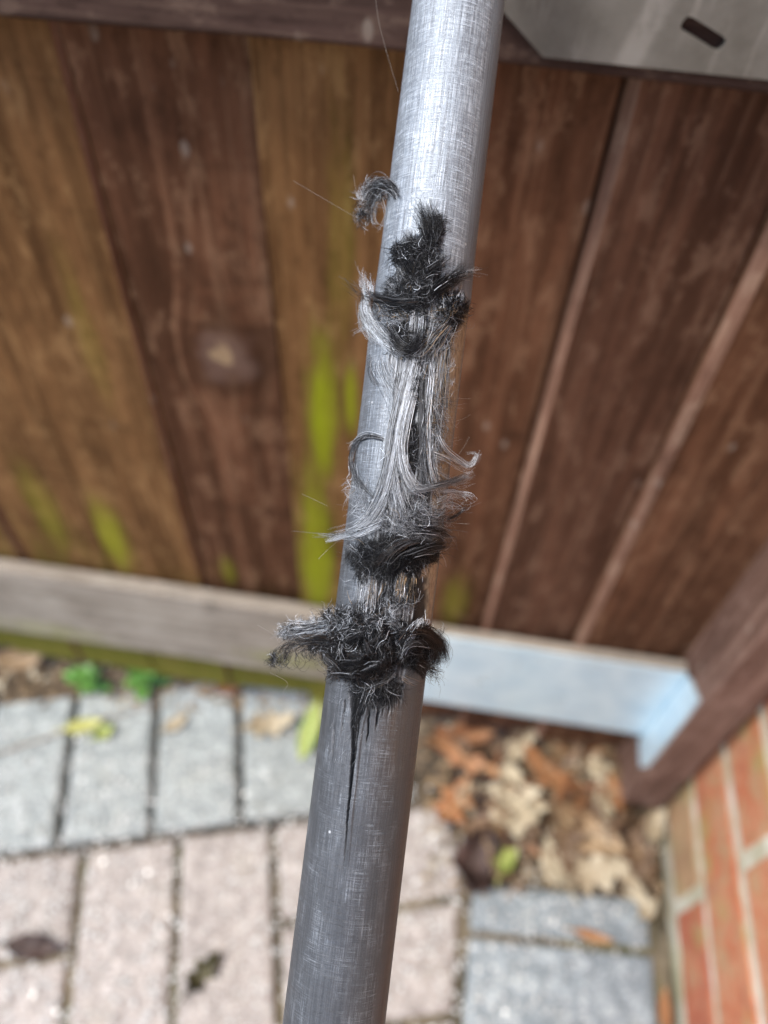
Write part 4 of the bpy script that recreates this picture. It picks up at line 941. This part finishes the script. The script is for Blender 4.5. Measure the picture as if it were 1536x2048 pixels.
# =================================================================== SMALL THINGS ON THE GROUND
def leaf_mat(name, a, b, vein, rough=0.6):
    nb = NB(name); p = nb.coord('Object')
    n1 = nb.noise(p, 60, 4, 0.6); n2 = nb.noise(p, 300, 3)
    c = nb.mix(nb.step(n1, 0.35, 0.65), a, b); c = nb.mix(nb.math('MULTIPLY', nb.step(n2, 0.6, 0.7), 0.4), c, tuple(x * 0.4 for x in a))
    s = nb.sep(p); c = nb.mix(nb.step(nb.math('ABSOLUTE', s[1]), 0.0011, 0.0004), c, vein)
    nb.bump(n1, 0.5, 0.002)
    return nb.set(c, rough, 0, 0.4)
LM = {'orange': leaf_mat('orange_leaf', (0.26, 0.11, 0.045), (0.36, 0.175, 0.08), (0.42, 0.28, 0.15)),
      'rust': leaf_mat('rust_leaf', (0.16, 0.065, 0.03), (0.26, 0.12, 0.055), (0.4, 0.22, 0.1)),
      'tan': leaf_mat('tan_leaf', (0.22, 0.145, 0.08), (0.34, 0.235, 0.135), (0.5, 0.4, 0.26)),
      'pale': leaf_mat('pale_leaf', (0.33, 0.27, 0.18), (0.46, 0.40, 0.29), (0.5, 0.44, 0.33)),
      'brown': leaf_mat('brown_leaf', (0.10, 0.060, 0.035), (0.18, 0.11, 0.065), (0.22, 0.15, 0.09)),
      'dark': leaf_mat('dark_leaf', (0.028, 0.016, 0.014), (0.065, 0.036, 0.030), (0.08, 0.05, 0.035)),
      'moss': leaf_mat('moss_leaf', (0.03, 0.028, 0.010), (0.075, 0.065, 0.022), (0.08, 0.07, 0.03)),
      'lime': leaf_mat('lime_leaf', (0.20, 0.27, 0.06), (0.32, 0.37, 0.11), (0.6, 0.62, 0.22), 0.45),
      'yellow': leaf_mat('yellow_leaf', (0.32, 0.33, 0.08), (0.44, 0.44, 0.14), (0.6, 0.58, 0.25), 0.45),
      'green': leaf_mat('green_leaf', (0.075, 0.21, 0.035), (0.16, 0.36, 0.075), (0.26, 0.45, 0.15), 0.35)}
def leaf_mesh(L, Wd, kind='ovate', curl=0.3, cup=0.3, seed=0, crumple=0.0):
    q = random.Random(seed); n = 12; V, Fc = [], []
    for i in range(n + 1):
        t = i / n; x = (t - 0.5) * L
        w_ = math.sin(math.pi * t ** 0.85) ** 0.8 * Wd / 2 if kind != 'blade' else (math.sin(math.pi * min(1, t * 0.5 + 0.48)) ** 0.7) * Wd / 2
        if kind == 'oak': w_ *= 0.72 + 0.33 * math.cos(t * math.pi * 2 * 3.5)
        w_ = max(w_, L * 0.012)
        zc = curl * L * (t - 0.5) ** 2 * 1.6 + q.uniform(-1, 1) * crumple * L * 0.05
        for k in (-1, -0.55, 0, 0.55, 1):
            zz = zc + cup * Wd * 0.5 * abs(k) ** 1.5 * (1 + 0.6 * math.sin(t * 9 + seed)) + q.uniform(-1, 1) * (0.02 + crumple * 0.10) * Wd
            V.append((x + q.uniform(-1, 1) * L * 0.012, k * w_ * (1 + q.uniform(-.06, .06)), zz))
    for i in range(n):
        for k in range(4):
            a = i * 5 + k; Fc.append((a, a + 1, a + 6, a + 5))
    m = len(V)
    # stalk as a thin strip of its own thickness
    for i in range(4):
        x = -L / 2 - i * L * 0.07; z = curl * L * 0.4 + i * L * 0.01
        V += [(x, -0.0007, z), (x, 0.0007, z), (x, 0, z + 0.0012)]
    for i in range(3):
        a = m + i * 3
        for k in range(3): Fc.append((a + k, a + (k + 1) % 3, a + 3 + (k + 1) % 3, a + 3 + k))
    zmin = min(v[2] for v in V)
    me = mesh_np('fallen_leaf', np.array([(a, b, c_ - zmin) for a, b, c_ in V]), np.array(Fc))
    return me
def put_leaf(name, px_, py_, z, L, Wd, kind, mat, yaw, tilt, roll, label, cat='leaf', group=None, **kw):
    me = leaf_mesh(L, Wd, kind, seed=rnd.randrange(9999), **kw)
    o = link(name, me, LM[mat], smooth=True)
    p_ = on_ground(px_, py_, z); o.location = tuple(p_)
    o.rotation_euler = (roll, tilt, yaw)
    md = o.modifiers.new('thick', 'SOLIDIFY'); md.thickness = 0.0004
    return props(o, label, cat, group)
GRP = 'dead leaves heaped in the corner by the post'
named = [
 (912, 1478, .012, .085, .040, 'oak', 'rust', 0.35, 0.1, 0.3, 'rust brown curled leaf just below the left part of the galvanised bracket'),
 (940, 1520, .016, .075, .030, 'oak', 'orange', -0.35, 0.0, 0.4, 'orange leaf with a pale midrib, nearest the pole in the heap'),
 (908, 1612, .010, .062, .046, 'oak', 'orange', 1.1, 0.1, -0.2, 'flat pale orange leaf at the left edge of the leaf heap'),
 (1100, 1555, .022, .085, .055, 'oak', 'orange', 2.6, -0.2, 0.4, 'large bright orange curled leaf in the middle of the heap'),
 (1150, 1600, .020, .060, .036, 'ovate', 'rust', 0.5, 0.3, 0.1, 'rust leaf rolled into a ring beside the bright orange leaf'),
 (1020, 1610, .018, .085, .060, 'oak', 'pale', 1.7, 0.1, 0.1, 'broad cream coloured leaf in the centre of the heap'),
 (1040, 1490, .020, .062, .030, 'oak', 'pale', 0.9, 0.0, 0.3, 'crumpled cream leaf close under the galvanised bracket'),
 (1178, 1535, .016, .050, .034, 'oak', 'pale', 0.2, 0.3, 0.2, 'cream leaf against the foot of the gate post'),
 (1150, 1505, .010, .055, .040, 'oak', 'orange', 0.1, 0.2, 0.2, 'dark orange leaf in the shade under the right end of the bracket'),
 (1165, 1665, .022, .085, .040, 'ovate', 'tan', -0.3, 0.2, 0.1, 'long tan leaf below the foot of the post'),
 (1205, 1600, .024, .075, .020, 'ovate', 'pale', 1.5, 0.2, 0.1, 'narrow cream leaf standing upright beside the post'),
 (1225, 1590, .026, .050, .018, 'ovate', 'orange', 1.7, 0.2, 0.2, 'narrow orange leaf touching the foot of the post'),
 (945, 1730, .012, .068, .048, 'ovate', 'dark', 1.4, 0.1, 0.2, 'dark purple brown leaf lying on the edge of the paving'),
 (1008, 1712, .014, .052, .024, 'ovate', 'lime', 1.3, 0.3, 0.2, 'light green leaf in the lower part of the leaf heap'),
 (1190, 1745, .016, .068, .044, 'oak', 'pale', 0.4, 0.1, 0.2, 'pointed cream leaf lowest in the heap, nearer the brick wall'),
 (1108, 1735, .014, .060, .030, 'ovate', 'pale', 2.0, 0.2, 0.3, 'cream leaf curled in front of the tan leaf'),
 (1262, 1772, .010, .055, .018, 'ovate', 'pale', -0.8, 0.2, 0.2, 'slender cream leaf at the foot of the brick wall'),
 (1290, 1820, .006, .028, .018, 'ovate', 'pale', 0.8, 0.1, 0.1, 'small cream leaf scrap on the corner of a slate grey paver'),
 (1302, 1655, .016, .045, .022, 'ovate', 'pale', 1.1, 0.2, 0.3, 'cream leaf between the foot of the post and the brick wall'),
 (1185, 1873, .004, .040, .010, 'ovate', 'orange', -0.1, 0.0, 0.1, 'thin orange sliver of leaf in a joint of slate grey pavers'),
 (1328, 2020, .006, .038, .014, 'ovate', 'orange', 1.5, 0.1, 0.2, 'small orange leaf against the brick wall nearest the camera'),
 (540, 1452, .006, .062, .036, 'oak', 'pale', 0.4, 0.0, 0.1, 'torn cream leaf on the grey pavers left of the pole'),
 (350, 1448, .006, .034, .015, 'ovate', 'pale', 0.9, 0.1, 0.2, 'cream leaf scrap on the grey pavers below the right weed'),
 (168, 1452, .005, .045, .017, 'ovate', 'yellow', 0.4, 0.0, 0.2, 'yellow leaf lying across the twig'),
 (208, 1466, .004, .025, .016, 'ovate', 'lime', 0.8, 0.0, 0.2, 'small yellow green leaf scrap right of the yellow leaf'),
 (66, 1893, .004, .050, .022, 'ovate', 'dark', 0.1, 0.1, 0.2, 'dark shrivelled leaf in a joint of pink pavers at the left edge'),
 (402, 1946, .004, .044, .026, 'oak', 'moss', 1.1, 0.1, 0.3, 'dark mossy crumpled scrap alone on a pink paver'),
 (45, 1318, .012, .060, .030, 'ovate', 'tan', 0.4, 0.1, 0.2, 'tan leaf in the soil under the gate left of the weeds'),
 (455, 1378, .008, .032, .016, 'ovate', 'rust', 0.2, 0.1, 0.2, 'small rust leaf in the soil under the gate right of the weeds'),
]
for a in named:
    put_leaf('fallen_leaf', *a, curl=rnd.uniform(.15, .5), cup=rnd.uniform(.1, .5), crumple=0.5 if a[6] in ('dark', 'moss', 'pale') else 0.25)
HEAP = {'brown': 'dry mid brown leaf', 'tan': 'dry tan leaf', 'pale': 'faded cream leaf', 'rust': 'dry rust red leaf', 'dark': 'rotting dark leaf'}
def zone(x, y):
    t = (y - 1460 - (x - 870) * 0.12) / 240
    if x < 1010: return 'of the heap near the pole, ' + ('under the bracket' if t < .45 else 'at the edge of the pavers')
    if x < 1170: return 'amid the leaf heap, ' + ('under the bracket' if t < .35 else 'clear of gate and pavers' if t < .8 else 'at the edge of the pavers')
    return 'in the leaf heap ' + ('at the foot of the gate post' if t < .55 else 'beside the brick wall')
for k in range(64):
    px_ = rnd.uniform(880, 1310); lo_, hi_ = 1460 + (px_ - 870) * 0.12, 1700 + (px_ - 870) * 0.22
    py_ = rnd.uniform(lo_, min(hi_, 1790))
    if px_ < 960 and py_ > 1640: continue
    cl = rnd.choice(['brown', 'brown', 'brown', 'brown', 'tan', 'tan', 'pale', 'rust', 'dark', 'dark'])
    put_leaf('fallen_leaf', px_, py_, rnd.uniform(-.006, .012), rnd.uniform(.04, .085), rnd.uniform(.022, .05), rnd.choice(['oak', 'ovate', 'oak']),
             cl, rnd.uniform(0, 6.3), rnd.uniform(-.6, .6), rnd.uniform(-.6, .6),
             HEAP[cl] + ' ' + zone(px_, py_), group=GRP + ', ' + cl + ' ones', curl=rnd.uniform(.1, .8), cup=rnd.uniform(.1, .8), crumple=rnd.uniform(0.2, .9))
# blade-like yellow-green leaf leaning on the rail
b_ = put_leaf('fallen_leaf', 622, 1452, .022, .075, .022, 'ovate', 'lime', 1.35, -0.75, 0.1, 'lime green leaf standing up against the gate just left of the pole', curl=.2, cup=.3)
# crumbs of leaf and bark in the soil strip
fbV, fbQ = [], []
for k in range(2600):
    if k % 3: px_ = rnd.uniform(-60, 900); py_ = 1315 + px_ * 0.09 + rnd.gauss(20, 26)
    else: px_ = rnd.uniform(850, 1330); py_ = rnd.uniform(1450 + (px_ - 850) * .1, 1790)
    c_ = on_ground(px_, py_, 0.0); 
    if c_[1] > G * 1.05: continue
    a_ = rnd.uniform(0, 6.28); L_ = rnd.uniform(.002, .009); W_ = L_ * rnd.uniform(.2, .6); zz = rnd.uniform(-.012, .004)
    ux, uy = math.cos(a_) * L_, math.sin(a_) * L_; vx, vy = -math.sin(a_) * W_, math.cos(a_) * W_; i0 = len(fbV); tz = rnd.uniform(-.5, .5) * L_
    fbV += [(c_[0] - ux, c_[1] - uy, zz), (c_[0] + vx, c_[1] + vy, zz + .0015), (c_[0] + ux, c_[1] + uy, zz + tz), (c_[0] - vx, c_[1] - vy, zz + .0008), (c_[0], c_[1], zz + .003)]
    fbQ += [(i0, i0 + 1, i0 + 4, i0 + 3), (i0 + 1, i0 + 2, i0 + 3, i0 + 4)]
nb = NB('crumbs'); p = nb.coord('Object')
cr = nb.noise(p, 90, 2); c = nb.mix(nb.step(cr, 0.4, 0.6), (0.07, 0.045, 0.025), (0.30, 0.21, 0.12)); c = nb.mix(nb.step(nb.noise(p, 55, 2), 0.56, 0.66), c, (0.5, 0.45, 0.34))
props(link('leaf_litter', mesh_np('leaf_litter', np.array(fbV), np.array(fbQ)), nb.set(c, 0.8)), 'crumbled dead leaf and bark bits along the foot of the gate', 'leaf litter', kind='stuff')

# two small weeds
nbm = LM['green']
for (px_, py_, lab, sd) in ((182, 1372, 'bright green weed under the gate, the left one of the pair', 1), (292, 1376, 'bright green weed under the gate, the right one of the pair', 2)):
    p_ = on_ground(px_, py_, 0); q = random.Random(sd)
    wd = empty('weed', (p_[0], p_[1], -0.012), lab, 'weed', 'weeds under the gate')
    for k in range(11):
        yaw = k * 2.4 + q.uniform(-.3, .3); up = 0.35 + 0.9 * (k / 11); L_ = q.uniform(.017, .028)
        me = leaf_mesh(L_, L_ * q.uniform(.5, .68), 'ovate', -0.25, 0.25, seed=k + sd * 30)
        o = link('leaf', me, nbm, wd, smooth=True)
        d_ = Vector((math.cos(yaw) * math.cos(up), math.sin(yaw) * math.cos(up), math.sin(up)))
        o.location = d_ * (L_ * 0.72) + Vector((0, 0, 0.012 + 0.0012 * k)); o.rotation_euler = Euler((q.uniform(-.3, .3), -up * 0.6, yaw))
    bm = bmesh.new()
    bmesh.ops.create_cone(bm, segments=7, radius1=0.0022, radius2=0.0012, depth=0.03, cap_ends=True, matrix=Matrix.Translation((0, 0, 0.012)))
    link('stem', bm_mesh('stem', bm), nbm, wd)

# thin twig across the grey pavers
nb = NB('twig_bark'); p = nb.coord('Object'); c = nb.mix(nb.noise(p, 60, 3), (0.20, 0.13, 0.08), (0.36, 0.27, 0.19)); M_TWIG = nb.set(c, 0.7)
def rod(name, pts, rad, mat, label, cat):
    cu = np.array(pts); n = len(cu); V = []; Q = []
    for i in range(n):
        t_ = cu[min(i + 1, n - 1)] - cu[max(i - 1, 0)]; t_ /= np.linalg.norm(t_); a = np.cross(t_, (0, 0, 1.0)); a /= np.linalg.norm(a); b = np.cross(a, t_)
        for k in range(6): V.append(cu[i] + (a * math.cos(k * 1.047) + b * math.sin(k * 1.047)) * rad * (1 - 0.4 * i / n))
    for i in range(n - 1):
        for k in range(6): Q.append((i * 6 + k, i * 6 + (k + 1) % 6, i * 6 + 6 + (k + 1) % 6, i * 6 + 6 + k))
    return props(link(name, mesh_np(name, np.array(V), np.array(Q)), mat, smooth=True), label, cat)
tw = [(-40, 1520), (40, 1492), (110, 1470), (190, 1440), (260, 1424), (330, 1405)]
rod('twig', [on_ground(a, b, 0.003 + 0.001 * i) for i, (a, b) in enumerate(tw)], 0.0012, M_TWIG, 'thin brown twig lying across the grey pavers', 'twig')
rod('twig', [on_ground(1045, 1640, .03), on_ground(1062, 1700, .028), on_ground(1045, 1760, .018), on_ground(1010, 1800, .008)], 0.0012, M_TWIG, 'bent dark stalk lying in the leaf heap', 'twig')

# pale chips added on the pavers as glints, brightness put in their colour
nb = NB('glint_chip'); M_CHIP = nb.set((0.58, 0.58, 0.56), 0.26, 0.0, 0.5)
V, Q = [], []
for k in range(3000):
    p_ = on_ground(rnd.uniform(-120, 1320), rnd.uniform(1400, 2150)); 
    if p_[1] > 0.30 or p_[0] > 0.26: continue
    r_ = rnd.uniform(.0009, .0024); tx, ty = rnd.gauss(0, .28), rnd.gauss(0, .28); i0 = len(V); a0 = rnd.random()
    for q in range(6):
        a_ = a0 + q * math.pi / 3; x = math.cos(a_) * r_ * rnd.uniform(.8, 1.1); y = math.sin(a_) * r_ * rnd.uniform(.8, 1.1)
        V.append((p_[0] + x, p_[1] + y, 0.0022 + x * tx + y * ty))
    V.append((p_[0], p_[1], 0.0022))
    for q in range(6): Q.append((i0 + q, i0 + (q + 1) % 6, i0 + 6))
o = link('glint_chips', mesh_np('glint_chips', np.array(V), np.array(Q)), M_CHIP, paving); o['kind'] = 'stuff'
